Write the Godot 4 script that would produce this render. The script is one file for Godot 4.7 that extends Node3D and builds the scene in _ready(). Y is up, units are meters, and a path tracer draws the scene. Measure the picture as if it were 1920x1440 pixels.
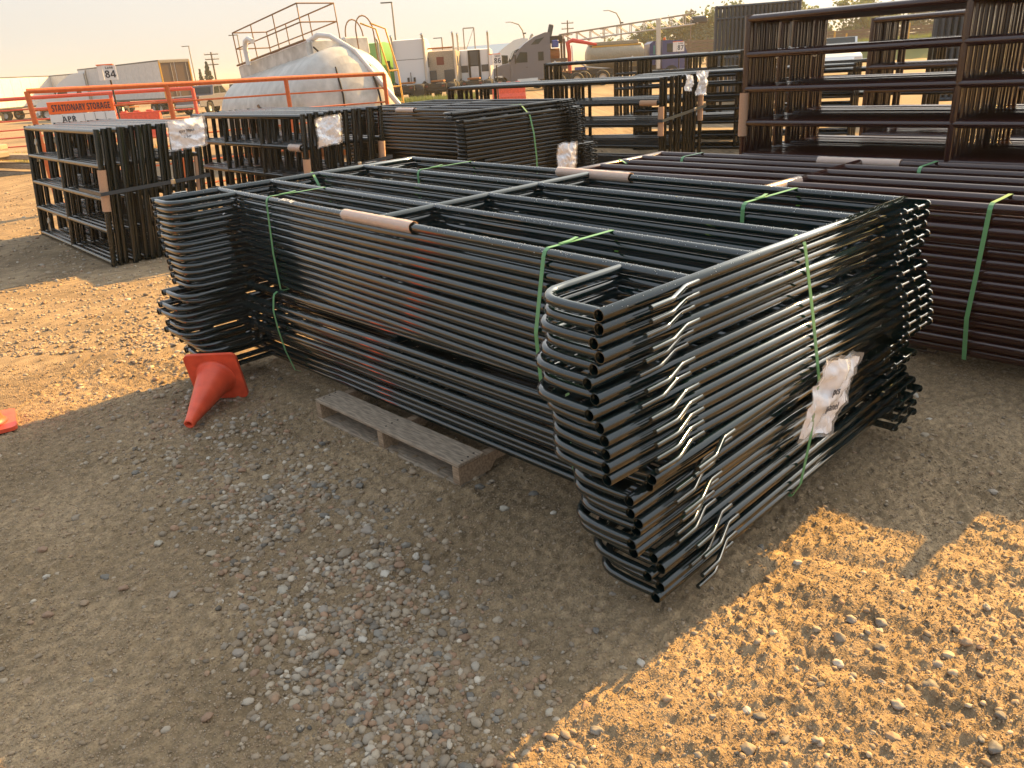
extends Node3D
# A stock yard of strapped livestock panels on gravel, low smoky morning sun from behind.
const YAW := 0.8596
var DU := Vector3(-cos(YAW), 0, -sin(YAW))      # along the length of the near stack, right end to left end
var DW := Vector3(sin(YAW), 0, -cos(YAW))       # from its feet to its far rail
var ORG := Vector3(0.486, 0, -1.961)            # foot of its near right post
var M := {}
var names := {}
var pnames := {}
var cache := {}
var rng := RandomNumberGenerator.new()
var nz1 := FastNoiseLite.new()
var nz2 := FastNoiseLite.new()
var nz3 := FastNoiseLite.new()
const ORD := ["first", "second", "third", "fourth", "fifth", "sixth", "seventh", "eighth", "ninth", "tenth", "eleventh", "twelfth", "thirteenth", "fourteenth", "fifteenth", "sixteenth", "seventeenth", "eighteenth", "nineteenth", "twentieth"]

func uw(u: float, w: float, y := 0.0) -> Vector3:
	return ORG + DU * u + DW * w + Vector3(0, y, 0)
func numbered(n: String) -> String:
	if not names.has(n):
		names[n] = 0
		return n
	names[n] += 1
	return "%s_%03d" % [n, names[n]]
func meta(o: Node, label: String, category: String, group := ""):
	o.set_meta("label", label)
	o.set_meta("category", category)
	if group != "": o.set_meta("group", group)
func thing(called: String, label: String, category: String, at := Vector3.ZERO, b := Basis.IDENTITY, group := "") -> Node3D:
	var o := Node3D.new()
	o.name = numbered(called)
	add_child(o)
	o.transform = Transform3D(b, at)
	meta(o, label, category, group)
	return o
func part(parent: Node, called: String, mesh: Mesh, mat: Material, xf := Transform3D.IDENTITY) -> MeshInstance3D:
	var o := MeshInstance3D.new()
	var k := str(parent.get_instance_id()) + called
	if pnames.has(k):
		pnames[k] += 1
		o.name = "%s_%03d" % [called, pnames[k]]
	else:
		pnames[k] = 0
		o.name = called
	o.mesh = mesh
	o.material_override = mat
	o.transform = xf
	parent.add_child(o)
	return o
func structure(called: String, mesh: Mesh, mat: Material, xf := Transform3D.IDENTITY) -> MeshInstance3D:
	var o := part(self, called, mesh, mat, xf)
	o.set_meta("kind", "structure")
	return o
func copy(src: Node3D, b: Basis, at: Vector3, label: String, group := "") -> Node3D:
	var c: Node3D = src.duplicate()
	var base := String(src.name)
	if base.length() > 4 and base[base.length() - 4] == "_": base = base.substr(0, base.length() - 4)
	c.name = numbered(base)
	add_child(c)
	c.transform = Transform3D(b, at)
	c.set_meta("label", label)
	if group != "": c.set_meta("group", group)
	return c
func T(p: Vector3, b := Basis.IDENTITY) -> Transform3D:
	return Transform3D(b, p)
func yb(deg: float) -> Basis:
	return Basis(Vector3.UP, deg_to_rad(deg))
func along(d: Vector3) -> Basis:                 # y axis along d
	var y := d.normalized()
	var x := y.cross(Vector3.FORWARD if absf(y.z) < 0.9 else Vector3.UP).normalized()
	return Basis(x, y, x.cross(y))
# ---------- meshes ----------
func cyl(r0: float, r1: float, h: float, seg := 12) -> Mesh:
	var k := "c%.4f,%.4f,%.4f,%d" % [r0, r1, h, seg]
	if not cache.has(k):
		var m := CylinderMesh.new()
		m.bottom_radius = r0; m.top_radius = r1; m.height = h; m.radial_segments = seg; m.rings = 1
		cache[k] = m
	return cache[k]
func rod(parent: Node, called: String, a: Vector3, b: Vector3, r: float, mat: Material, seg := 10) -> MeshInstance3D:
	return part(parent, called, cyl(r, r, (b - a).length(), seg), mat, T((a + b) * 0.5, along(b - a)))
func taper(parent: Node, called: String, a: Vector3, b: Vector3, r0: float, r1: float, mat: Material, seg := 10) -> MeshInstance3D:
	return part(parent, called, cyl(r0, r1, (b - a).length(), seg), mat, T((a + b) * 0.5, along(b - a)))
func lathe(prof: Array, seg := 20) -> ArrayMesh:  # prof: Vector2(radius, y)
	var st := SurfaceTool.new()
	st.begin(Mesh.PRIMITIVE_TRIANGLES)
	for i in prof.size() - 1:
		var p: Vector2 = prof[i]
		var q: Vector2 = prof[i + 1]
		st.set_smooth_group(-1 if absf(q.y - p.y) < absf(q.x - p.x) * 0.35 else 1)
		for j in seg:
			var a := TAU * j / seg
			var b := TAU * (j + 1) / seg
			var p0 := Vector3(cos(a) * p.x, p.y, sin(a) * p.x)
			var p1 := Vector3(cos(b) * p.x, p.y, sin(b) * p.x)
			var q0 := Vector3(cos(a) * q.x, q.y, sin(a) * q.x)
			var q1 := Vector3(cos(b) * q.x, q.y, sin(b) * q.x)
			if p.x > 0.00001:
				st.add_vertex(p0); st.add_vertex(p1); st.add_vertex(q0)
			if q.x > 0.00001:
				st.add_vertex(p1); st.add_vertex(q1); st.add_vertex(q0)
	st.generate_normals()
	return st.commit()
func pipe(r: float, h: float, wall: float, seg := 20) -> Mesh:   # open at both ends
	var k := "p%.4f,%.4f,%d" % [r, h, seg]
	if not cache.has(k):
		var y := h * 0.5
		var i := r - wall
		cache[k] = lathe([Vector2(i, -y), Vector2(r - 0.0006, -y), Vector2(r, -y + 0.0008), Vector2(r, y - 0.0008), Vector2(r - 0.0006, y), Vector2(i, y), Vector2(i, -y)], seg)
	return cache[k]
func tube(pts: Array, r, seg := 10, caps := true) -> ArrayMesh:   # r: number or array
	var st := SurfaceTool.new()
	st.begin(Mesh.PRIMITIVE_TRIANGLES)
	var n := pts.size()
	var rings := []
	var up := Vector3.ZERO
	for i in n:
		var d: Vector3 = (pts[mini(i + 1, n - 1)] - pts[maxi(i - 1, 0)]).normalized()
		if i == 0:
			up = d.cross(Vector3(0.31, 0.87, 0.37)).normalized()
		else:
			up = (up - d * up.dot(d)).normalized()
		var sd := d.cross(up)
		var rr: float = r[i] if r is Array else r
		var ring := []
		for j in seg:
			var a := TAU * j / seg
			ring.append(pts[i] + (up * cos(a) + sd * sin(a)) * rr)
		rings.append(ring)
	st.set_smooth_group(1)
	for i in n - 1:
		for j in seg:
			var k := (j + 1) % seg
			st.add_vertex(rings[i][j]); st.add_vertex(rings[i + 1][j]); st.add_vertex(rings[i][k])
			st.add_vertex(rings[i][k]); st.add_vertex(rings[i + 1][j]); st.add_vertex(rings[i + 1][k])
	if caps:
		st.set_smooth_group(-1)
		for j in range(1, seg - 1):
			st.add_vertex(rings[0][0]); st.add_vertex(rings[0][j]); st.add_vertex(rings[0][j + 1])
			st.add_vertex(rings[n - 1][0]); st.add_vertex(rings[n - 1][j + 1]); st.add_vertex(rings[n - 1][j])
	st.generate_normals()
	return st.commit()
func box(sz: Vector3, ch := 0.006) -> Mesh:        # box with chamfered edges
	var k := "b%.4f,%.4f,%.4f,%.4f" % [sz.x, sz.y, sz.z, ch]
	if cache.has(k): return cache[k]
	var h := sz * 0.5
	ch = minf(ch, minf(h.x, minf(h.y, h.z)) * 0.6)
	var st := SurfaceTool.new()
	st.begin(Mesh.PRIMITIVE_TRIANGLES)
	st.set_smooth_group(-1)
	var P := func(sx: float, sy: float, sz_: float, ax: int) -> Vector3:   # corner vertex on the face of axis ax
		var v := Vector3(sx * (h.x - ch), sy * (h.y - ch), sz_ * (h.z - ch))
		v[ax] = [sx, sy, sz_][ax] * h[ax]
		return v
	var quad := func(a: Vector3, b: Vector3, c: Vector3, d: Vector3):
		var nn := (b - a).cross(c - a)
		if nn.dot(a + b + c + d) > 0.0:
			st.add_vertex(a); st.add_vertex(c); st.add_vertex(b); st.add_vertex(a); st.add_vertex(d); st.add_vertex(c)
		else:
			st.add_vertex(a); st.add_vertex(b); st.add_vertex(c); st.add_vertex(a); st.add_vertex(c); st.add_vertex(d)
	for s in [-1.0, 1.0]:
		quad.call(P.call(s, -1, -1, 0), P.call(s, 1, -1, 0), P.call(s, 1, 1, 0), P.call(s, -1, 1, 0))
		quad.call(P.call(-1, s, -1, 1), P.call(1, s, -1, 1), P.call(1, s, 1, 1), P.call(-1, s, 1, 1))
		quad.call(P.call(-1, -1, s, 2), P.call(1, -1, s, 2), P.call(1, 1, s, 2), P.call(-1, 1, s, 2))
		for t in [-1.0, 1.0]:
			quad.call(P.call(s, t, -1, 0), P.call(s, t, 1, 0), P.call(s, t, 1, 1), P.call(s, t, -1, 1))
			quad.call(P.call(s, -1, t, 0), P.call(s, 1, t, 0), P.call(s, 1, t, 2), P.call(s, -1, t, 2))
			quad.call(P.call(-1, s, t, 1), P.call(1, s, t, 1), P.call(1, s, t, 2), P.call(-1, s, t, 2))
			for q in [-1.0, 1.0]:
				var a: Vector3 = P.call(s, t, q, 0)
				var b: Vector3 = P.call(s, t, q, 1)
				var c: Vector3 = P.call(s, t, q, 2)
				if (b - a).cross(c - a).dot(a) > 0.0:
					st.add_vertex(a); st.add_vertex(c); st.add_vertex(b)
				else:
					st.add_vertex(a); st.add_vertex(b); st.add_vertex(c)
	st.generate_normals()
	cache[k] = st.commit()
	return cache[k]
func bx(parent: Node, called: String, sz: Vector3, at: Vector3, mat: Material, ch := 0.006, b := Basis.IDENTITY) -> MeshInstance3D:
	return part(parent, called, box(sz, ch), mat, T(at, b))
func prism(poly: Array, depth: float) -> ArrayMesh:   # outline in xy, extruded along z about 0
	var pv := PackedVector2Array(poly)
	if Geometry2D.is_polygon_clockwise(pv): pv.reverse()
	var idx := Geometry2D.triangulate_polygon(pv)
	var st := SurfaceTool.new()
	st.begin(Mesh.PRIMITIVE_TRIANGLES)
	st.set_smooth_group(-1)
	var h := depth * 0.5
	for i in range(0, idx.size(), 3):
		var a := pv[idx[i]]
		var b := pv[idx[i + 1]]
		var c := pv[idx[i + 2]]
		if (b - a).cross(c - a) < 0.0:
			var t := b
			b = c
			c = t
		st.add_vertex(Vector3(a.x, a.y, h)); st.add_vertex(Vector3(c.x, c.y, h)); st.add_vertex(Vector3(b.x, b.y, h))
		st.add_vertex(Vector3(a.x, a.y, -h)); st.add_vertex(Vector3(b.x, b.y, -h)); st.add_vertex(Vector3(c.x, c.y, -h))
	for i in pv.size():
		var a := pv[i]
		var b := pv[(i + 1) % pv.size()]
		st.add_vertex(Vector3(a.x, a.y, -h)); st.add_vertex(Vector3(a.x, a.y, h)); st.add_vertex(Vector3(b.x, b.y, h))
		st.add_vertex(Vector3(a.x, a.y, -h)); st.add_vertex(Vector3(b.x, b.y, h)); st.add_vertex(Vector3(b.x, b.y, -h))
	st.generate_normals()
	return st.commit()
func ribbon(pts: Array, wv: Vector3, th := 0.0012) -> ArrayMesh:   # flat strap swept along pts, wv = full width vector
	var st := SurfaceTool.new()
	st.begin(Mesh.PRIMITIVE_TRIANGLES)
	st.set_smooth_group(-1)
	var rg := []
	var n := pts.size()
	for i in n:
		var d: Vector3 = (pts[mini(i + 1, n - 1)] - pts[maxi(i - 1, 0)]).normalized()
		var nn := d.cross(wv).normalized() * th * 0.5
		rg.append([pts[i] - wv * 0.5 + nn, pts[i] + wv * 0.5 + nn, pts[i] + wv * 0.5 - nn, pts[i] - wv * 0.5 - nn])
	for i in n - 1:
		for j in 4:
			var k := (j + 1) % 4
			st.add_vertex(rg[i][j]); st.add_vertex(rg[i][k]); st.add_vertex(rg[i + 1][j])
			st.add_vertex(rg[i][k]); st.add_vertex(rg[i + 1][k]); st.add_vertex(rg[i + 1][j])
	st.generate_normals()
	return st.commit()
func text(s: String, h: float, depth := 0.002) -> Mesh:
	var t := TextMesh.new()
	t.text = s
	var f := SystemFont.new()
	f.font_names = PackedStringArray(["Droid Sans"])
	f.font_weight = 700
	t.font = f
	t.font_size = 64
	t.pixel_size = h / 46.0
	t.depth = depth
	return t
# ---------- materials ----------
func lin(r: float, g: float, b: float) -> Color:
	return Color(r, g, b).linear_to_srgb()
func mat(c: Color, rough := 0.6, metal := 0.0) -> StandardMaterial3D:
	var m := StandardMaterial3D.new()
	m.albedo_color = c
	m.roughness = rough
	m.metallic = metal
	return m
func noise_tex(freq: float, c0: Color, c1: Color, oct := 4, sd := 1, mid := 0.5, size := 512, type := FastNoiseLite.TYPE_SIMPLEX_SMOOTH) -> NoiseTexture2D:
	var n := FastNoiseLite.new()
	n.noise_type = type
	n.frequency = freq
	n.fractal_octaves = oct
	n.seed = sd
	var t := NoiseTexture2D.new()
	t.width = size; t.height = size
	t.seamless = true
	t.noise = n
	var g := Gradient.new()
	g.set_color(0, c0); g.set_color(1, c1)
	g.add_point(mid, c0.lerp(c1, 0.5))
	t.color_ramp = g
	return t
func grained(c0: Color, c1: Color, freq: float, scale: float, rough := 0.7, sd := 1) -> StandardMaterial3D:
	var m := mat(Color.WHITE, rough)
	m.albedo_texture = noise_tex(freq, c0, c1, 5, sd)
	m.uv1_triplanar = true
	m.uv1_scale = Vector3.ONE * scale
	return m
func paint(c: Color, rough: float, sd: int, coat := 0.0) -> StandardMaterial3D:   # glossy enamel, faintly uneven
	var m := mat(c, rough)
	if coat > 0.0:
		m.metallic_specular = 0.6
		m.clearcoat_enabled = true
		m.clearcoat = coat
		m.clearcoat_roughness = rough * 0.6
	var n := FastNoiseLite.new()
	n.seed = sd; n.frequency = 0.012; n.fractal_octaves = 3
	var t := NoiseTexture2D.new()
	t.width = 512; t.height = 512; t.seamless = true; t.noise = n; t.as_normal_map = true; t.bump_strength = 2.0
	m.normal_enabled = true
	m.normal_texture = t
	m.normal_scale = 0.05
	m.uv1_triplanar = true
	m.uv1_scale = Vector3.ONE * 3.0
	return m
func build_materials():
	M.green = paint(lin(0.0018, 0.0095, 0.0105), 0.04, 3, 0.62)
	M.green2 = paint(lin(0.004, 0.0085, 0.008), 0.16, 4)
	M.black = paint(lin(0.005, 0.007, 0.0075), 0.08, 5)
	M.maroon = paint(lin(0.034, 0.0125, 0.0110), 0.15, 9, 0.12)
	M.slate = mat(lin(0.055, 0.062, 0.07), 0.4)
	M.strap = mat(lin(0.13, 0.33, 0.15), 0.35)
	M.strap.backlight_enabled = true
	M.strap.backlight = lin(0.10, 0.2, 0.05)
	M.steelband = mat(lin(0.045, 0.06, 0.075), 0.4, 0.3)
	M.buckle = mat(lin(0.55, 0.5, 0.42), 0.3, 0.9)
	M.card = grained(lin(0.36, 0.20, 0.115), lin(0.56, 0.37, 0.25), 0.03, 9.0, 0.85, 4)
	M.film = mat(Color(1, 1, 1, 0.20), 0.10)
	M.film.transparency = BaseMaterial3D.TRANSPARENCY_ALPHA
	M.paper = grained(lin(0.76, 0.80, 0.88), lin(0.86, 0.89, 0.94), 0.02, 6.0, 0.6, 6)
	M.ink = mat(lin(0.04, 0.045, 0.06), 0.8)
	M.chalk = mat(lin(0.7, 0.72, 0.72), 0.9)
	M.wood = grained(lin(0.20, 0.135, 0.085), lin(0.46, 0.34, 0.23), 0.012, 1.0, 0.85, 7)
	M.wood.uv1_scale = Vector3(9, 9, 1.2)
	M.wood2 = grained(lin(0.17, 0.135, 0.10), lin(0.48, 0.385, 0.285), 0.014, 1.0, 0.9, 17)
	M.wood2.uv1_scale = Vector3(1.6, 12, 12)
	M.oldwood = grained(lin(0.07, 0.05, 0.04), lin(0.19, 0.14, 0.11), 0.014, 1.0, 0.9, 18)
	M.oldwood.uv1_scale = Vector3(2.0, 12, 12)
	M.cone = grained(lin(0.60, 0.065, 0.03), lin(0.88, 0.12, 0.05), 0.008, 2.0, 0.42, 8)
	M.orange = grained(lin(0.52, 0.10, 0.025), lin(0.66, 0.18, 0.05), 0.015, 2.0, 0.5, 9)
	M.red = grained(lin(0.62, 0.08, 0.05), lin(0.72, 0.14, 0.09), 0.015, 2.0, 0.5, 10)
	M.signorange = mat(lin(0.85, 0.14, 0.02), 0.5)
	M.white = grained(lin(0.60, 0.60, 0.59), lin(0.74, 0.73, 0.71), 0.01, 0.6, 0.4, 11)
	M.tank = grained(lin(0.36, 0.355, 0.33), lin(0.64, 0.63, 0.60), 0.012, 0.5, 0.38, 12)
	M.rust = grained(lin(0.22, 0.07, 0.02), lin(0.50, 0.20, 0.06), 0.03, 2.5, 0.8, 13)
	M.railing = grained(lin(0.16, 0.085, 0.045), lin(0.32, 0.20, 0.11), 0.03, 2.5, 0.8, 23)
	M.yellow = mat(lin(0.55, 0.30, 0.04), 0.5)
	M.tyre = mat(lin(0.018, 0.018, 0.019), 0.85)
	M.rim = mat(lin(0.5, 0.5, 0.5), 0.4, 0.6)
	M.chassis = grained(lin(0.012, 0.011, 0.011), lin(0.05, 0.035, 0.028), 0.03, 1.5, 0.7, 14)
	M.glass = mat(lin(0.02, 0.028, 0.03), 0.05)
	M.greyvan = grained(lin(0.50, 0.51, 0.52), lin(0.62, 0.62, 0.62), 0.01, 0.5, 0.45, 15)
	M.truckwhite = mat(lin(0.68, 0.69, 0.70), 0.3)
	M.truckgrey = mat(lin(0.13, 0.13, 0.155), 0.3)
	M.truckgreen = mat(lin(0.24, 0.50, 0.14), 0.3)
	M.trucktan = grained(lin(0.26, 0.22, 0.17), lin(0.42, 0.36, 0.28), 0.02, 1.0, 0.5, 16)
	M.truckblue = mat(lin(0.03, 0.045, 0.16), 0.3)
	M.tantank = grained(lin(0.24, 0.21, 0.15), lin(0.36, 0.32, 0.24), 0.015, 0.7, 0.4, 19)
	M.alu = mat(lin(0.52, 0.50, 0.46), 0.4, 0.4)
	M.redarm = mat(lin(0.6, 0.045, 0.03), 0.35)
	M.brown = grained(lin(0.09, 0.06, 0.045), lin(0.17, 0.115, 0.085), 0.03, 1.5, 0.8, 20)
	M.roofgrey = mat(lin(0.16, 0.16, 0.17), 0.7)
	M.wallwhite = mat(lin(0.62, 0.62, 0.63), 0.7)
	M.roofblue = mat(lin(0.42, 0.50, 0.55), 0.4, 0.1)
	M.pole = mat(lin(0.30, 0.26, 0.21), 0.6)
	M.polewood = mat(lin(0.13, 0.095, 0.07), 0.9)
	M.plastblue = mat(lin(0.03, 0.07, 0.32), 0.4)
	M.lamp_off = mat(lin(0.6, 0.6, 0.6), 0.3)
	M.reddark = mat(lin(0.14, 0.025, 0.02), 0.4)
	M.dew = mat(lin(0.55, 0.57, 0.58), 0.05)
	M.teal = mat(lin(0.03, 0.22, 0.20), 0.4)
# ---------- ground ----------
var windrow := [Vector2(-8.36, -14.34), Vector2(-5.38, -9.77), Vector2(-3.31, -6.61), Vector2(-2.23, -4.72), Vector2(-1.57, -3.61), Vector2(-1.16, -2.88), Vector2(-0.83, -2.5), Vector2(-0.6, -2.09), Vector2(-0.46, -1.77), Vector2(-0.36, -1.52), Vector2(-0.2, -1.1), Vector2(0.0, -0.6)]
func row_dist(p: Vector2) -> float:
	var d := 99.0
	for i in windrow.size() - 1:
		var q := Geometry2D.get_closest_point_to_segment(p, windrow[i], windrow[i + 1])
		d = minf(d, p.distance_to(q))
	return d
func furrow(p: Vector2, a: Vector2, b: Vector2, wd: float) -> float:
	var q := Geometry2D.get_closest_point_to_segment(p, a, b)
	var d := p.distance_to(q) / wd
	var s := (b - a).normalized().cross(p - q) / wd
	return exp(-d * d * 1.4) * (-0.011 + 0.02 * s)
func gy(x: float, z: float) -> float:              # large shape of the yard, without grain
	var d := Vector2(x, z).length()
	return -0.0105 * maxf(0.0, d - 22.0) if d < 90.0 else -0.714
func ground_y(x: float, z: float) -> float:
	var d := Vector2(x, z).length()
	var y := gy(x, z)
	if d < 40.0:
		y += nz1.get_noise_2d(x, z) * 0.016 * clampf(d * 0.4, 0.0, 1.0)
		if d < 16.0:
			y += nz2.get_noise_2d(x, z) * 0.010
			if d < 6.5:
				var r := absf(nz3.get_noise_2d(x, z))
				var rough := 0.55 + 0.75 * clampf(nz1.get_noise_2d(x * 2.3 + 40.0, z * 2.3) + 0.35 + (0.5 if x > 0.35 and z > -2.4 else 0.0), 0.0, 1.2)
				y += (r - 0.22) * 0.025 * rough
				var p := Vector2(x, z)
				for ru in [[Vector2(-3.2, -2.75), Vector2(0.35, -1.15)], [Vector2(-2.2, -4.2), Vector2(0.1, -2.55)]]:
					var tq := Geometry2D.get_closest_point_to_segment(p, ru[0], ru[1])
					var dd := p.distance_to(tq)
					if dd < 0.22:
						var al: float = (tq - ru[0]).length()
						y -= 0.007 * smoothstep(0.2, 0.1, dd) * (0.75 + 0.25 * sin(al * 70.0 + dd * 30.0) + 0.5 * nz2.get_noise_2d(x, z))
						y += 0.006 * exp(-pow((dd - 0.17) / 0.03, 2.0))
				if x > 0.3 and z > -2.4:
					y += furrow(p, Vector2(0.62, -2.17), Vector2(1.32, -1.81), 0.05)
					y += furrow(p, Vector2(0.80, -1.80), Vector2(1.02, -1.66), 0.045)
					y += furrow(p, Vector2(0.70, -1.62), Vector2(0.86, -1.5), 0.04)
	return y
func axis(lo: float, f0: float, f1: float, hi: float, m0: float, m1: float, fine: float, mid: float) -> PackedFloat32Array:
	var a := PackedFloat32Array()
	var neg := []
	var v := m0
	var s := mid
	while v > lo:
		neg.append(v)
		s *= 1.22
		v -= s
	neg.append(lo)
	neg.reverse()
	for q in neg: a.append(q)
	v = m0 + mid
	while v < f0 - mid * 0.5:
		a.append(v); v += mid
	v = f0
	while v < f1:
		a.append(v); v += fine
	v = f1
	while v < m1:
		a.append(v); v += mid
	s = mid
	while v < hi:
		a.append(v)
		s *= 1.22
		v += s
	a.append(hi)
	return a
func build_ground() -> MeshInstance3D:
	nz1.seed = 11; nz1.frequency = 0.7; nz1.fractal_octaves = 3
	nz2.seed = 12; nz2.frequency = 4.5; nz2.fractal_octaves = 3
	nz3.seed = 13; nz3.frequency = 15.0; nz3.fractal_octaves = 3; nz3.fractal_gain = 0.55
	var xs := axis(-900.0, -2.6, 2.4, 900.0, -9.0, 5.0, 0.0105, 0.05)
	var zs := axis(-1500.0, -4.3, -1.0, 60.0, -12.0, -0.4, 0.0105, 0.05)
	var nx := xs.size()
	var nzz := zs.size()
	var v := PackedVector3Array()
	var c := PackedColorArray()
	v.resize(nx * nzz)
	c.resize(nx * nzz)
	var cn := FastNoiseLite.new()
	cn.seed = 31; cn.frequency = 1.1; cn.fractal_octaves = 4
	var cf := FastNoiseLite.new()
	cf.seed = 32; cf.frequency = 22.0; cf.fractal_octaves = 3
	var a0 := Vector3(0.27, 0.195, 0.112)
	var a1 := Vector3(0.42, 0.312, 0.188)
	for j in nzz:
		for i in nx:
			var x := xs[i]
			var z := zs[j]
			v[j * nx + i] = Vector3(x, ground_y(x, z), z)
			var t := clampf(0.5 + cn.get_noise_2d(x, z) * 0.9, 0.0, 1.0)
			var k := a0.lerp(a1, t) * (1.0 + cf.get_noise_2d(x, z) * 0.55)
			c[j * nx + i] = Color(k.x, k.y, k.z)
	var idx := PackedInt32Array()
	idx.resize((nx - 1) * (nzz - 1) * 6)
	var w := 0
	for j in nzz - 1:
		for i in nx - 1:
			var q := j * nx + i
			idx[w] = q; idx[w + 1] = q + 1; idx[w + 2] = q + nx
			idx[w + 3] = q + 1; idx[w + 4] = q + nx + 1; idx[w + 5] = q + nx
			w += 6
	# normals from the grid
	var n := PackedVector3Array()
	n.resize(nx * nzz)
	for j in nzz:
		for i in nx:
			var il := maxi(i - 1, 0)
			var ir := mini(i + 1, nx - 1)
			var jl := maxi(j - 1, 0)
			var jr := mini(j + 1, nzz - 1)
			var ex := v[j * nx + ir] - v[j * nx + il]
			var ez := v[jr * nx + i] - v[jl * nx + i]
			n[j * nx + i] = ez.cross(ex).normalized()
	var arr := []
	arr.resize(Mesh.ARRAY_MAX)
	arr[Mesh.ARRAY_VERTEX] = v
	arr[Mesh.ARRAY_NORMAL] = n
	arr[Mesh.ARRAY_COLOR] = c
	arr[Mesh.ARRAY_INDEX] = idx
	var m := ArrayMesh.new()
	m.add_surface_from_arrays(Mesh.PRIMITIVE_TRIANGLES, arr)
	var gm := mat(Color.WHITE, 0.95)
	gm.vertex_color_use_as_albedo = true
	gm.albedo_texture = noise_tex(0.05, Color(0.72, 0.70, 0.68), Color(1, 1, 1), 5, 41, 0.5, 1024)
	gm.uv1_triplanar = true
	gm.uv1_world_triplanar = true
	gm.uv1_scale = Vector3.ONE * 1.7
	var bn := FastNoiseLite.new()
	bn.seed = 44; bn.frequency = 0.06; bn.fractal_octaves = 5; bn.fractal_gain = 0.65
	var bt := NoiseTexture2D.new()
	bt.width = 1024; bt.height = 1024; bt.seamless = true; bt.noise = bn; bt.as_normal_map = true; bt.bump_strength = 9.0
	gm.normal_enabled = true
	gm.normal_texture = bt
	gm.normal_scale = 0.9
	return structure("ground", m, gm)
func rock(sd: int, sub: int, flat: float) -> ArrayMesh:
	var g := (1.0 + sqrt(5.0)) / 2.0
	var P := [Vector3(-1, g, 0), Vector3(1, g, 0), Vector3(-1, -g, 0), Vector3(1, -g, 0), Vector3(0, -1, g), Vector3(0, 1, g), Vector3(0, -1, -g), Vector3(0, 1, -g), Vector3(g, 0, -1), Vector3(g, 0, 1), Vector3(-g, 0, -1), Vector3(-g, 0, 1)]
	var F := [[0, 11, 5], [0, 5, 1], [0, 1, 7], [0, 7, 10], [0, 10, 11], [1, 5, 9], [5, 11, 4], [11, 10, 2], [10, 7, 6], [7, 1, 8], [3, 9, 4], [3, 4, 2], [3, 2, 6], [3, 6, 8], [3, 8, 9], [4, 9, 5], [2, 4, 11], [6, 2, 10], [8, 6, 7], [9, 8, 1]]
	var tri := []
	for f in F: tri.append([P[f[0]].normalized(), P[f[1]].normalized(), P[f[2]].normalized()])
	for s in sub:
		var nt := []
		for t in tri:
			var a: Vector3 = t[0]
			var b: Vector3 = t[1]
			var c: Vector3 = t[2]
			var ab := (a + b).normalized()
			var bc := (b + c).normalized()
			var ca := (c + a).normalized()
			nt.append([a, ab, ca]); nt.append([b, bc, ab]); nt.append([c, ca, bc]); nt.append([ab, bc, ca])
		tri = nt
	var n := FastNoiseLite.new()
	n.seed = sd; n.frequency = 0.55; n.fractal_octaves = 2
	var r2 := RandomNumberGenerator.new()
	r2.seed = sd * 77 + 5
	var sc := Vector3(r2.randf_range(0.9, 1.25), flat * r2.randf_range(0.85, 1.15), r2.randf_range(0.72, 1.0))
	var cuts := []
	for i in 4:
		cuts.append([Vector3(r2.randf_range(-1, 1), r2.randf_range(-1, 1), r2.randf_range(-1, 1)).normalized(), r2.randf_range(0.68, 0.95)])
	var st := SurfaceTool.new()
	st.begin(Mesh.PRIMITIVE_TRIANGLES)
	st.set_smooth_group(1 if sub > 0 else -1)
	for t in tri:
		for k in [0, 2, 1]:
			var p: Vector3 = t[k]
			var q := p * (1.0 + 0.42 * n.get_noise_3dv(p * 1.6))
			for cu in cuts:
				var d: float = q.dot(cu[0]) - cu[1]
				if d > 0.0: q -= cu[0] * d * 0.75
			st.add_vertex(q * sc)
	st.generate_normals()
	return st.commit()
func stone_colour(r: RandomNumberGenerator) -> Color:
	var t := r.randf()
	var k := r.randf_range(0.72, 1.2)
	var c := Vector3(0.30, 0.235, 0.165)
	if t < 0.16: c = Vector3(0.32, 0.28, 0.225)
	elif t < 0.24: c = Vector3(0.225, 0.20, 0.165)
	elif t < 0.34: c = Vector3(0.53, 0.47, 0.38)
	elif t < 0.48: c = Vector3(0.33, 0.205, 0.13)
	elif t < 0.51: c = Vector3(0.13, 0.118, 0.10)
	elif t < 0.70: c = Vector3(0.38, 0.32, 0.24)
	c *= k * 1.2
	return Color(c.x, c.y, c.z)
func scatter(called: String, label: Array, meshes: Array, list: Array, sm: Material):   # list of [x, z, r, dirt 0..1]
	var per := []
	for m in meshes: per.append([])
	for i in list.size(): per[i % meshes.size()].append(list[i])
	for k in meshes.size():
		var mm := MultiMesh.new()
		mm.transform_format = MultiMesh.TRANSFORM_3D
		mm.use_colors = true
		mm.mesh = meshes[k]
		mm.instance_count = per[k].size()
		for i in per[k].size():
			var e: Array = per[k][i]
			var r: float = e[2]
			var b := Basis(Vector3.UP, rng.randf() * TAU) * Basis(Vector3(1, 0, 0), rng.randf_range(-0.35, 0.35))
			mm.set_instance_transform(i, Transform3D(b.scaled(Vector3.ONE * r), Vector3(e[0], ground_y(e[0], e[1]) + r * rng.randf_range(-0.25, 0.3), e[1])))
			var c := stone_colour(rng)
			var soil := Color(0.37, 0.27, 0.168) * rng.randf_range(0.85, 1.15)
			c = c.lerp(soil, e[3])
			c.a = 1.0
			mm.set_instance_color(i, c)
		var o := MultiMeshInstance3D.new()
		o.name = numbered(called)
		o.multimesh = mm
		o.material_override = sm
		add_child(o)
		o.set_meta("kind", "stuff")
		meta(o, label[k], "gravel")
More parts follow.
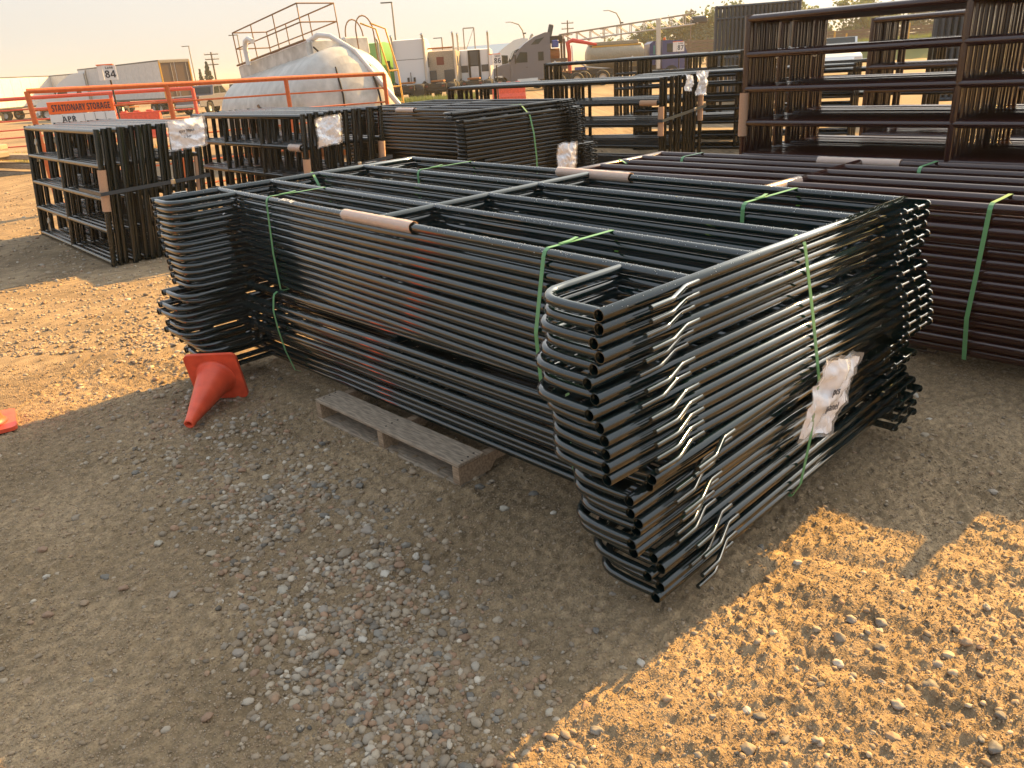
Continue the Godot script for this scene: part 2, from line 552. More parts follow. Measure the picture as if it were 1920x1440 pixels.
func build_gravel(ground: Node):
	rng.seed = 4242
	var sm := mat(Color.WHITE, 0.8)
	sm.vertex_color_use_as_albedo = true
	sm.albedo_texture = noise_tex(0.04, Color(0.78, 0.77, 0.76), Color(1, 1, 1), 4, 51, 0.5, 256)
	sm.uv1_triplanar = true
	sm.uv1_scale = Vector3.ONE * 0.8
	var R := [rock(1, 1, 0.62), rock(2, 1, 0.7), rock(3, 1, 0.55), rock(4, 1, 0.75)]
	var R0 := [rock(5, 0, 0.8), rock(6, 0, 0.9), rock(7, 0, 0.7)]
	# fine crumbs of soil and grit over the near ground
	var l := []
	for i in 120000:
		var z := -1.05 - pow(rng.randf(), 1.5) * 3.4
		var x := rng.randf_range(-1.0, 1.0) * (0.5 + absf(z) * 0.78) + 0.1
		l.append([x, z, rng.randf_range(0.0012, 0.0034) * (0.8 + 0.22 * absf(z)), rng.randf_range(0.55, 1.0)])
	scatter("grit", ["fine grit and soil crumbs lying over the near dirt", "small angular grit strewn between the near pebbles", "sandy crumbs covering the near ground"], R0, l, sm)
	# scattered pebbles, near and far
	l = []
	for i in 16000:
		var z := -1.05 - pow(rng.randf(), 1.35) * 4.2
		var x := rng.randf_range(-1.0, 1.0) * (0.5 + absf(z) * 0.78) + 0.1
		var pr := 0.5 + 0.6 * nz1.get_noise_2d(x * 1.7, z * 1.7)
		if x > 0.25 and z > -1.75: pr += 0.25
		if rng.randf() > pr: continue
		l.append([x, z, 0.0026 + pow(rng.randf(), 3.2) * 0.0085, rng.randf_range(0.2, 0.95)])
	for i in 42000:
		var z := -4.6 - pow(rng.randf(), 1.7) * 16.0
		var x := rng.randf_range(-1.0, 0.55) * (1.0 + absf(z) * 0.78)
		l.append([x, z, 0.0045 + pow(rng.randf(), 2.8) * 0.012, rng.randf_range(0.3, 0.95)])
	scatter("pebbles", ["small dusty pebbles scattered over the dirt yard", "rounded brown pebbles spread over the yard", "flat little pebbles half sunk in the dirt", "blocky small pebbles dotted about the yard"], R, l, sm)
	# the windrow of washed gravel that runs past the cones to the foreground
	l = []
	for i in 9500:
		var t := pow(rng.randf(), 0.62) * (windrow.size() - 1.001)
		var k := int(t)
		var p: Vector2 = windrow[k].lerp(windrow[k + 1], t - k)
		var dist := p.length()
		var off := rng.randfn(0.0, 1.0) * (0.10 + 0.045 * dist)
		p += Vector2(off + rng.randfn(0.0, 0.03), rng.randfn(0.0, 0.05 * dist))
		if nz2.get_noise_2d(p.x * 0.55, p.y * 0.55) < -0.22 and rng.randf() < 0.8: continue
		l.append([p.x, p.y, 0.0045 + pow(rng.randf(), 1.9) * (0.0085 + 0.0012 * dist), rng.randf_range(0.0, 0.4)])
	scatter("gravel_windrow", ["clean mixed grey and buff gravel in a band past the fallen cone", "pale washed pebbles of the gravel band", "rounded stones of the gravel band", "grey blocky stones of the gravel band"], R, l, sm)
	# the larger stones, one by one
	var B := [rock(21, 2, 0.62), rock(22, 2, 0.7), rock(23, 2, 0.55), rock(24, 2, 0.75), rock(25, 2, 0.66)]
	var mats := []
	for i in 9:
		var c: Color = [Color(0.42, 0.375, 0.30), Color(0.265, 0.24, 0.20), Color(0.56, 0.51, 0.43), Color(0.36, 0.26, 0.17), Color(0.31, 0.20, 0.13), Color(0.40, 0.33, 0.24), Color(0.34, 0.29, 0.235), Color(0.19, 0.175, 0.15), Color(0.30, 0.245, 0.18)][i]
		var d := c.darkened(0.28)
		mats.append(grained(c.linear_to_srgb(), d.linear_to_srgb(), 0.05, 0.9, 0.78, 60 + i))
	for i in 290:
		var p := Vector2.ZERO
		if i < 150:
			var t := rng.randf_range(4.3, 10.4)
			var k := int(t)
			p = windrow[k].lerp(windrow[k + 1], t - k)
			p += Vector2(rng.randfn(0.0, 1.0) * (0.12 + 0.035 * p.length()), rng.randfn(0.0, 0.08))
		elif i < 235:
			p = Vector2(rng.randf_range(0.0, 1.5), -rng.randf_range(1.15, 1.75))
			if i % 3 == 0: p = Vector2(rng.randf_range(0.5, 2.4), -rng.randf_range(1.5, 3.2))
		else:
			p = Vector2(rng.randf_range(-1.7, 0.4), -rng.randf_range(1.2, 2.7))
		var r := rng.randf_range(0.0075, 0.0145) * (1.0 + 0.10 * p.length())
		if rng.randf() < 0.12: r *= 1.35
		var b := Basis(Vector3.UP, rng.randf() * TAU) * Basis(Vector3(1, 0, 0), rng.randf_range(-0.3, 0.3))
		part(ground, "stone", B[i % 5], mats[rng.randi() % 9], T(Vector3(p.x, ground_y(p.x, p.y) + r * rng.randf_range(-0.1, 0.22), p.y), b.scaled(Vector3.ONE * r)))
# ---------- livestock panels ----------
# local frame: x along the length, z up the panel, y through its thickness
func arc(c: Vector3, r: float, a0: float, a1: float, n: int) -> Array:   # in the xz plane
	var o := []
	for i in n + 1:
		var a := lerpf(a0, a1, float(i) / n)
		o.append(c + Vector3(cos(a) * r, 0, sin(a) * r))
	return o
func ear_mesh() -> Mesh:
	if not cache.has("ear"):
		var pl := [Vector2(0.004, -0.0125), Vector2(0.004, 0.0125)]
		for i in 7:
			var a := PI * 0.5 + PI * i / 6.0
			pl.append(Vector2(-0.080 + cos(a) * 0.0150, sin(a) * 0.0150))
		cache["ear"] = prism(pl, 0.006)
	return cache["ear"]
func build_panel(o: Node3D, s: Dictionary):
	var r: float = s.od * 0.5
	var L: float = s.L
	var ws: Array = s.ws
	var top: float = ws[-1] + r
	var seg: int = s.get("seg", 10)
	var pm: Material = s.mat
	for x in [0.0, L]:
		var h: float = top + s.leg
		if s.get("hollow", false):
			part(o, "end_post", pipe(r, h, 0.0022, 22), pm, T(Vector3(x, 0, top - h * 0.5), along(Vector3(0, 0, 1))))
		else:
			rod(o, "end_post", Vector3(x, 0, -s.leg), Vector3(x, 0, top), r, pm, seg)
	for w in ws:
		rod(o, "rail", Vector3(0.002, 0, w), Vector3(L - 0.002, 0, w), r * 0.98, pm, seg)
	for m in s.get("mids", []):
		rod(o, "center_post", Vector3(m, 0, ws[0]), Vector3(m, 0, ws[-1]), r * 0.99, pm, seg)
	if s.get("loops", false):
		for e in [0, 1]:
			var sx := 1.0 if e == 0 else -1.0
			var x0 := 0.0 if e == 0 else L
			var k := "loop%d%d" % [e, seg]
			if not cache.has(k):
				var zf: float = -s.leg + r * 1.1
				var pts := [Vector3(x0 + sx * 0.010, 0, zf), Vector3(x0 + sx * 0.05, 0, zf - 0.002), Vector3(x0 + sx * 0.10, 0, zf - 0.004), Vector3(x0 + sx * 0.145, 0, zf - 0.002)]
				for i in range(1, 8):
					var a := -PI * 0.5 + PI * 0.5 * i / 8.0
					pts.append(Vector3(x0 + sx * (0.148 + cos(a) * 0.085), 0, zf + 0.083 + sin(a) * 0.085))
				pts.append(Vector3(x0 + sx * 0.234, 0, zf + 0.11)); pts.append(Vector3(x0 + sx * 0.234, 0, -0.06)); pts.append(Vector3(x0 + sx * 0.234, 0, 0.0))
				var rr := []
				for i in pts.size(): rr.append(r * (0.74 if i < 1 else (0.84 if i < pts.size() - 2 else 0.8)))
				cache[k] = tube(pts, rr, seg)
			part(o, "foot_loop", cache[k], pm)
	if s.get("hooks", false):
		if not cache.has("hook"):
			cache["hook"] = tube([Vector3(-0.0225, 0.002, 0.002), Vector3(-0.0225, 0.002, -0.05), Vector3(-0.026, 0.002, -0.064), Vector3(-0.054, 0, -0.142), Vector3(-0.059, 0, -0.158), Vector3(-0.060, 0, -0.175), Vector3(-0.0605, 0, -0.242)], 0.0076, 8)
		part(o, "latch_hook", cache["hook"], pm)
	if s.get("ears", false):
		for z in [1.075, 1.165, 1.262]:
			part(o, "hinge_ear", ear_mesh(), pm, T(Vector3(-r * 0.6, 0, z)))
		rod(o, "hinge_pin", Vector3(-0.0905, 0, 1.045), Vector3(-0.0905, 0, 1.285), 0.0055, pm, 8)
	if s.get("plates", false):
		for z in [-0.20, 0.98]:
			bx(o, "latch_plate", Vector3(0.006, 0.02, 0.075), Vector3(L + r + 0.012, 0.008, z), pm, 0.001)
			bx(o, "latch_plate", Vector3(0.03, 0.003, 0.075), Vector3(L + r + 0.006, 0.019, z), pm, 0.001)
func ring_chain(o: Node3D, at: Vector3):           # ring with its two hanging wires on a standing panel
	var t := TorusMesh.new()
	t.inner_radius = 0.022; t.outer_radius = 0.04; t.rings = 14; t.ring_segments = 8
	part(o, "latch_ring", t, M.buckle, T(at))
	rod(o, "latch_wire", at + Vector3(-0.02, 0, -0.03), at + Vector3(-0.05, 0.0, -0.2), 0.004, M.buckle, 6)
	rod(o, "latch_wire", at + Vector3(0.02, 0, -0.03), at + Vector3(0.07, 0.0, -0.21), 0.004, M.buckle, 6)
func flat_basis(phi: float, tu := 0.0, tw := 0.0) -> Basis:
	var a := YAW + phi
	var x := (Vector3(-cos(a), 0, -sin(a)) + Vector3(0, tu, 0)).normalized()
	var z := (Vector3(sin(a), 0, -cos(a)) + Vector3(0, tw, 0)).normalized()
	var y := z.cross(x).normalized()
	return Basis(x, y, x.cross(y))
func stand_basis(phi: float, lean := 0.0) -> Basis:  # lean: top pushed towards the depth direction
	var a := YAW + phi
	var x := Vector3(-cos(a), 0, -sin(a))
	var d := Vector3(sin(a), 0, -cos(a))
	var z := (Vector3.UP + d * lean).normalized()
	var y := z.cross(x).normalized()
	return Basis(x, y, z)
# sleeve of brown card, with cling film round it
func sleeve(parent: Node, a: Vector3, b: Vector3, r: float, film := true, sd := 1):
	var n := 44
	var seg := 16
	var fn := FastNoiseLite.new()
	fn.seed = sd; fn.frequency = 1.0; fn.fractal_octaves = 3
	var d := (b - a).normalized()
	var p := d.cross(Vector3(0.3, 0.8, 0.5)).normalized()
	var q := d.cross(p)
	for layer in (2 if film else 1):
		var st := SurfaceTool.new()
		st.begin(Mesh.PRIMITIVE_TRIANGLES)
		st.set_smooth_group(1)
		var V := func(i: int, j: int) -> Vector3:
			var t := float(i) / n
			var g := TAU * (j % seg) / seg
			var c := Vector3(cos(g), sin(g), t * 9.0)
			var k: float = 1.0 + 0.07 * fn.get_noise_3dv(c * 1.3)
			if layer == 1: k = 1.07 + 0.20 * absf(fn.get_noise_3dv(Vector3(c.x * 1.2, c.y * 1.2, t * 14.0 + g * 0.8)))
			return a.lerp(b, t + (0.012 * fn.get_noise_2d(g * 2.0, 5.0) if i == 0 or i == n else 0.0)) + (p * cos(g) + q * sin(g)) * r * k
		for i in n:
			for j in seg:
				var v0: Vector3 = V.call(i, j)
				var v1: Vector3 = V.call(i + 1, j)
				var v2: Vector3 = V.call(i, j + 1)
				var v3: Vector3 = V.call(i + 1, j + 1)
				st.add_vertex(v0); st.add_vertex(v1); st.add_vertex(v2)
				st.add_vertex(v2); st.add_vertex(v1); st.add_vertex(v3)
		st.generate_normals()
		part(parent, "card_sleeve" if layer == 0 else "cling_film", st.commit(), M.card if layer == 0 else M.film)
func strap_thing(label: String, pts: Array, wv: Vector3, group: String, buckle := -1):
	var o := thing("green_strap", label, "strap", pts[0], Basis.IDENTITY, group)
	var q := []
	for p in pts: q.append(p - pts[0])
	part(o, "band", ribbon(q, wv, 0.0014), M.strap)
	if buckle >= 0:
		var c: Vector3 = (q[buckle] + q[buckle + 1]) * 0.5
		var d: Vector3 = (q[buckle + 1] - q[buckle]).normalized()
		var nn := d.cross(wv).normalized()
		if nn.y < 0.0: nn = -nn
		part(o, "seal", ribbon([c - d * 0.022 + nn * 0.0025, c + d * 0.022 + nn * 0.0025], wv * 1.12, 0.002), M.strap)
		part(o, "tail", ribbon([c + d * 0.01 + nn * 0.004, c - d * 0.03 + nn * 0.004 + wv * 0.3, c - d * 0.07 + nn * 0.006 + wv * 0.9], wv * 0.9, 0.0012), M.strap)
func bag(called: String, label: String, at: Vector3, b: Basis, w: float, h: float, lines: Array, sd: int, twist := 0.0):
	var o := thing(called, label, "label", at, b)
	for layer in 2:
		var st := SurfaceTool.new()
		st.begin(Mesh.PRIMITIVE_TRIANGLES)
		st.set_smooth_group(1)
		var n := FastNoiseLite.new()
		n.seed = sd; n.frequency = 3.2; n.fractal_octaves = 3
		var nx := 22
		var ny := 26
		var ww := w * (1.0 if layer == 0 else 1.14)
		var hh := h * (1.0 if layer == 0 else 1.10)
		var amp := minf(w, h) * 0.12
		var V := func(i: int, j: int) -> Vector3:
			var s := float(i) / nx - 0.5
			var t := float(j) / ny - 0.5
			var cr: float = (0.5 - absf(n.get_noise_2d(s * 0.85 + t * 0.35, t * 0.75 - s * 0.3))) * amp + n.get_noise_2d(s * 0.4 + 7.0, t * 0.4) * amp * 1.2
			var pinch := 1.0 - twist * 0.55 * clampf(0.35 - t, 0.0, 1.0)
			return Vector3(s * ww * pinch + twist * 0.03 * sin(t * 4.0), t * hh + 0.05 * h * n.get_noise_1d(s * 0.7 + 9.0), cr + (0.004 if layer == 1 else 0.0) + twist * 0.02 * sin(t * 3.0))
		for j in ny:
			for i in nx:
				var a: Vector3 = V.call(i, j)
				var c: Vector3 = V.call(i + 1, j)
				var d: Vector3 = V.call(i, j + 1)
				var e: Vector3 = V.call(i + 1, j + 1)
				st.add_vertex(a); st.add_vertex(d); st.add_vertex(c)
				st.add_vertex(c); st.add_vertex(d); st.add_vertex(e)
		st.generate_normals()
		part(o, "paper" if layer == 0 else "plastic_sleeve", st.commit(), M.paper if layer == 0 else M.film)
	for k in lines.size():
		part(o, "writing", text(lines[k], h * 0.085, 0.001), M.ink, T(Vector3(-0.02 * w, h * (0.10 - 0.2 * k), 0.10 * minf(w, h) + 0.002)))
	return o
func pallet(label: String, at: Vector3, b: Basis, L: float, D: float, H: float, wm: Material):
	# x: deck board direction (L), z: stringer direction (D), origin at the middle of the base
	var o := thing("pallet", label, "pallet", at, b)
	var bt := 0.016
	var sh := H - 2.0 * bt
	for x in [-0.5, 0.0, 0.5]:
		var xx: float = x * (L - 0.038)
		# stringer with its two fork notches
		var pl := [Vector2(-D / 2, bt), Vector2(-D / 2, bt + sh), Vector2(D / 2, bt + sh), Vector2(D / 2, bt)]
		for c in [0.26, -0.26]:
			pl.append(Vector2(c * D + 0.13, bt)); pl.append(Vector2(c * D + 0.10, bt + 0.034)); pl.append(Vector2(c * D - 0.10, bt + 0.034)); pl.append(Vector2(c * D - 0.13, bt))
		part(o, "stringer", prism(pl, 0.038), M.wood, T(Vector3(xx, 0, 0), Basis(Vector3.UP, -PI / 2)))
	var n := 7
	for i in n:
		var z := lerpf(-D / 2 + 0.068, D / 2 - 0.068, float(i) / (n - 1))
		bx(o, "deck_board", Vector3(L + rng.randf_range(-0.004, 0.004), bt, 0.136 if i == 0 or i == n - 1 else 0.092), Vector3(0, H - bt * 0.5 + 0.0008, z), wm, 0.003, Basis(Vector3.UP, rng.randf_range(-0.008, 0.008)))
	for z in [-D / 2 + 0.068, D / 2 - 0.068]:
		for x in [-0.5, 0.0, 0.5]:
			for dz in [-0.035, 0.0, 0.035]:
				rod(o, "nail_head", Vector3(x * (L - 0.038) + dz * 0.15, H - 0.002, z + dz), Vector3(x * (L - 0.038) + dz * 0.15, H + 0.0022, z + dz), 0.0045, M.chassis, 8)
	for z in [-D / 2 + 0.068, 0.0, D / 2 - 0.068]:
		bx(o, "base_board", Vector3(L, bt, 0.136), Vector3(0, bt * 0.5, z), wm, 0.003, Basis(Vector3.UP, rng.randf_range(-0.008, 0.008)))
func cone(label: String, at: Vector3, b: Basis):
	var o := thing("traffic_cone", label, "cone", at, b, "traffic cones")
	var body := lathe([Vector2(0.0165, 0.462), Vector2(0.0165, 0.49), Vector2(0.022, 0.4945), Vector2(0.029, 0.491), Vector2(0.031, 0.482), Vector2(0.0335, 0.455), Vector2(0.0335, 0.452), Vector2(0.108, 0.05), Vector2(0.113, 0.038), Vector2(0.121, 0.031), Vector2(0.128, 0.029), Vector2(0.128, 0.026), Vector2(0.10, 0.026), Vector2(0.0165, 0.462)], 32)
	part(o, "cone_body", body, M.cone)
	var pl := []
	var h := 0.168
	for c in [Vector2(1, 1), Vector2(-1, 1), Vector2(-1, -1), Vector2(1, -1)]:
		var a0 := atan2(c.y, c.x) - PI / 4
		for i in 5:
			var a: float = a0 + PI / 2 * i / 4.0
			pl.append(Vector2(c.x * (h - 0.035) + cos(a) * 0.035, c.y * (h - 0.035) + sin(a) * 0.035))
	part(o, "cone_base", prism(pl, 0.022), M.cone, T(Vector3(0, 0.014, 0), Basis(Vector3(1, 0, 0), PI / 2)))
	for i in 4:
		var c: Vector2 = [Vector2(1, 0), Vector2(-1, 0), Vector2(0, 1), Vector2(0, -1)][i]
		bx(o, "base_foot", Vector3(0.05 if c.x == 0 else 0.02, 0.008, 0.05 if c.y == 0 else 0.02), Vector3(c.x * 0.13, 0.0005, c.y * 0.13), M.cone, 0.002)
func dew(o: Node3D, sp: Dictionary, n: int):          # beads of water on the upper side of the tubes
	var r2 := RandomNumberGenerator.new()
	r2.seed = 8
	var sm := SphereMesh.new()
	sm.radius = 1.0; sm.height = 2.0; sm.radial_segments = 8; sm.rings = 4
	var mm := MultiMesh.new()
	mm.transform_format = MultiMesh.TRANSFORM_3D
	mm.mesh = sm
	mm.instance_count = n
	var rr: float = sp.od * 0.5
	for i in n:
		var a := r2.randfn() * 0.6
		var s := r2.randf_range(0.0005, 0.0011) * (1.8 if r2.randf() < 0.12 else 1.0)
		var p := Vector3.ZERO
		if r2.randf() < 0.93:
			var w: float = sp.ws[r2.randi() % sp.ws.size()]
			p = Vector3(r2.randf() * sp.L, cos(a) * rr, w + sin(a) * rr)
		else:
			p = Vector3([0.0, 0.0, sp.mids[0], sp.L][r2.randi() % 4] + sin(a) * rr, cos(a) * rr, r2.randf_range(-sp.leg, sp.ws[-1]))
		mm.set_instance_transform(i, Transform3D(Basis.IDENTITY.scaled(Vector3(s, s * 0.8, s)), p))
	var d := MultiMeshInstance3D.new()
	d.name = "dew_drops"
	d.multimesh = mm
	d.material_override = M.dew
	d.set_meta("kind", "stuff")
	o.add_child(d)
func build_near_stack():
	rng.seed = 99
	var D := 0.0334
	var uo := [-0.002, -0.003, 0.001, -0.014, 0.001, 0.006, -0.02, -0.024, -0.042, -0.052, -0.058, -0.064, -0.066, -0.085, -0.067, -0.042, -0.046, -0.062, -0.046, -0.045, -0.044, -0.065, -0.083, -0.051, -0.075, -0.073]
	var wo := [-0.001, -0.002, -0.016, -0.012, -0.018, -0.034, -0.036, -0.06, -0.045, -0.04, -0.043, -0.05, -0.048, 0.072, 0.086, 0.038, 0.035, 0.052, 0.06, 0.042, 0.054, 0.108, 0.12, 0.104, 0.126, 0.114]
	var sp := {"L": 3.05, "ws": [0.0, 0.303, 0.606, 0.913, 1.276], "od": D - 0.0004, "leg": 0.36, "mids": [1.523], "mat": M.green, "seg": 16, "loops": true, "hooks": true, "ears": true, "plates": true, "hollow": true}
	var proto: Node3D = null
	for i in 26:
		var lower := i >= 13
		var y := 0.945 - D * i
		var phi: float = -wo[i] / 3.05 * 0.9 if not lower else -0.046 + 0.005 * sin(i * 2.3)
		var b := flat_basis(phi, 0.0078 * (1.0 - i / 25.0), 0.0070 * (1.0 - i / 25.0))
		var at := uw(uo[i], wo[i] if not lower else wo[i] - 0.36 * phi * 0.0, y)
		var lab := ""
		if i == 0: lab = "topmost dark green panel of the near stack, open tubes towards the camera"
		elif not lower: lab = "dark green panel, %s from the top of the near stack's upper bundle" % ORD[i]
		elif i == 25: lab = "lowest dark green panel of the near stack, resting on the pallet"
		else: lab = "dark green panel, %s from the top of the near stack's lower bundle" % ORD[i - 13]
		if proto == null:
			proto = thing("livestock_panel", lab, "livestock panel", at, b, "dark green panels of the near stack")
			build_panel(proto, sp)
		else:
			copy(proto, b, at, lab)
	dew(proto, sp, 3000)
	# written on the front rail of the top panel
	var chalk := part(proto, "chalk_writing", text("JV121 Avg", 0.020, 0.0008), M.chalk, T(Vector3(2.25, 0.0166, -0.004), Basis(Vector3(1, 0, 0), Vector3(0, 0, -1), Vector3(0, 1, 0)) * Basis(Vector3(0, 0, 1), PI) * Basis(Vector3(1, 0, 0), 0.25)))
	# card sleeves on front and back rails of the top panel
	var tb := proto.transform
	var kk := thing("rail_wrap", "brown card and cling film wrapped round the near stack's front rail", "wrapping", Vector3.ZERO, Basis.IDENTITY, "card wraps on the rails")
	kk.transform = tb
	sleeve(kk, Vector3(1.745, 0, 0), Vector3(1.25, 0, 0), 0.0225, true, 3)
	var k := thing("rail_wrap", "yellowed card and cling film wrapped round the near stack's back rail", "wrapping", Vector3.ZERO, Basis.IDENTITY, "card wraps on the rails")
	k.transform = tb
	sleeve(k, Vector3(1.745, 0, 1.276), Vector3(1.26, 0, 1.276), 0.0225, true, 4)
	# straps
	var r := 0.0185
	var wv := DU * 0.016
	var yb0 := 0.945 - D * 12 - r
	for e in [[2.44, "green strap round the left front rails of the near stack's upper bundle"], [0.53, "green strap round the right front rails of the near stack's upper bundle"]]:
		var u: float = e[0]
		var ty := 0.0078 * u
		var kq := 1.0 - u / 3.05
		strap_thing(e[1], [uw(u, 0.318, yb0 + ty + 0.2), uw(u, 0.321, 0.945 + ty - 0.004), uw(u, 0.318, 0.945 + ty + 0.010), uw(u, 0.303, 0.945 + ty + r), uw(u, 0.15, 0.944 + ty + r), uw(u, 0.0, 0.945 + ty + r), uw(u, -0.014, 0.945 + ty + 0.011), uw(u, -r - 0.003, 0.945 + ty - 0.004), uw(u - 0.006, -0.025 - 0.062 * kq, 0.71), uw(u - 0.012, -0.025 - 0.054 * kq, yb0 + 0.006), uw(u - 0.012, -0.014 - 0.05 * kq, yb0 - 0.004)], wv, "green straps on the near stack", 4)
	for e in [[2.46, 0.913, "green strap over the far left rails of the near stack"], [0.41, 0.913, "green strap over the far right rails of the near stack"]]:
		var u: float = e[0]
		var ty := 0.0078 * u + 0.007
		strap_thing(e[2], [uw(u, 1.296, yb0 + 0.1), uw(u, 1.296, 0.94 + ty), uw(u, 1.288, 0.945 + ty + 0.013), uw(u, 1.276, 0.945 + ty + r), uw(u, 1.1, 0.9445 + ty + r), uw(u, 0.913, 0.945 + ty + r), uw(u, 0.899, 0.945 + ty + 0.011), uw(u, 0.893, 0.94 + ty), uw(u, 0.893, yb0 + 0.1)], wv, "green straps on the near stack", 4)
	for e in [[2.40, "green strap round the left front of the near stack's lower bundle"], [0.47, "green strap round the right front of the near stack's lower bundle"]]:
		var u: float = e[0]
		var w0 := 0.05 - 0.05 * u
		var yt := 0.945 - D * 13
		strap_thing(e[1], [uw(u, w0 + 0.28, yt + r - 0.001), uw(u, w0 + 0.10, yt + r), uw(u, w0, yt + r), uw(u, w0 - 0.016, yt + 0.010), uw(u, w0 - r - 0.004, yt - 0.004), uw(u, w0 - 0.036, yt - 0.07), uw(u, w0 - 0.030, 0.34), uw(u, w0 - 0.012, 0.22), uw(u, w0 + 0.02, 0.105), uw(u, w0 + 0.05, 0.089)], wv, "green straps on the near stack", -1)
	# right face strap, round the end posts
	var wv2 := DW * 0.016
	strap_thing("green strap down the right face of the near stack", [uw(0.024, 0.545, 0.80), uw(0.021, 0.548, 0.947), uw(0.010, 0.55, 0.945 + r), uw(-0.012, 0.552, 0.945 + 0.013), uw(-r - 0.003, 0.554, 0.935), uw(-0.066, 0.556, 0.72), uw(-0.108, 0.552, 0.515), uw(-0.104, 0.540, 0.31), uw(-0.094, 0.522, 0.14), uw(-0.075, 0.512, 0.093), uw(-0.05, 0.51, 0.088)], wv2, "green straps on the near stack", -1)
	strap_thing("short green strap over the left end post of the near stack", [uw(2.97, 0.56, 0.90), uw(3.03, 0.56, 0.975), uw(3.05, 0.56, 0.945 + 0.028 + r), uw(3.072, 0.56, 0.962), uw(3.076, 0.56, 0.90), uw(3.076, 0.56, 0.60)], wv2, "green straps on the near stack", -1)
	# label bag on the right face
	var fb := Basis(DW, Vector3.UP, -DU)
	bag("label_bag", "crumpled clear bag with a white label on the near stack's right face", uw(-0.112, 0.615, 0.435), fb * Basis(Vector3(0, 0, 1), -0.22) * Basis(Vector3(1, 0, 0), 0.06), 0.25, 0.27, ["pcs", "panel"], 5, 0.45)
	pallet("pale new pallet under the near stack, its open end towards the camera", uw(1.50, 0.47, 0.0) + Vector3(0, -0.012, 0), flat_basis(-0.045), 1.03, 1.22, 0.107, M.wood2)
	cone("red cone tipped over beside the left feet of the near stack", Vector3(-1.49, 0.138, -3.665), along(Vector3(-0.07, -0.245, 0.97)).scaled(Vector3.ONE * 0.8))
	cone("red cone cut off by the left edge of the picture", Vector3(-2.60, 0.012, -3.47), Basis(Vector3.UP, 0.55).scaled(Vector3.ONE * 0.85))
func stand_bundle(sp: Dictionary, called: String, at: Vector3, phi: float, n: int, pitch: float, lean: float, words: String, group: String, jit := 0.03, pair := 0.0) -> Array:
	# at: foot of the front panel's right end; panels are stacked away along the depth direction
	var out := []
	var b := stand_basis(phi, lean)
	var a := YAW + phi
	var d := Vector3(sin(a), 0, -cos(a))
	var x := Vector3(-cos(a), 0, -sin(a))
	var proto: Node3D = null
	for i in n:
		var p := at + d * (pitch * i + (pair if i % 2 == 1 else 0.0)) + x * (rng.randf_range(-jit, jit) if i > 0 else 0.0) + (d * 0.045 * (int(i >= 9) + int(i >= 12) + int(i >= 18)) if n == 22 else Vector3.ZERO) + Vector3(0, sp.leg + (rng.randf_range(0.0, 0.012) if i > 0 else 0.004), 0)
		var bb := b * Basis(Vector3(0, 0, 1), rng.randf_range(-0.006, 0.006))
		var lab := words % ("the front one" if i == 0 else (ORD[i] + " from the front" if i < n - 2 else ("the last but one" if i == n - 2 else "the rearmost")))
		if proto == null:
			proto = thing(called, lab, "livestock panel", p, bb, group)
			build_panel(proto, sp)
			out.append(proto)
		else:
			out.append(copy(proto, bb, p, lab))
	return out
func band(label: String, pts: Array, wv: Vector3, group: String, buckle: Vector3):
	var o := thing("steel_band", label, "strap", pts[0], Basis.IDENTITY, group)
	var q := []
	for p in pts: q.append(p - pts[0])
	part(o, "band", ribbon(q, wv, 0.002), M.steelband)
	bx(o, "buckle", Vector3(0.035, 0.045, 0.035), buckle - pts[0], M.buckle, 0.006)
func corner_sleeves(label: String, a: Vector3, z0: float, z1: float, r: float, up: Vector3, group: String):
	var o := thing("corner_sleeve", label, "wrapping", a, Basis.IDENTITY, group)
	sleeve(o, up * z0, up * z1, r, false, int(z0 * 100.0) + 7)
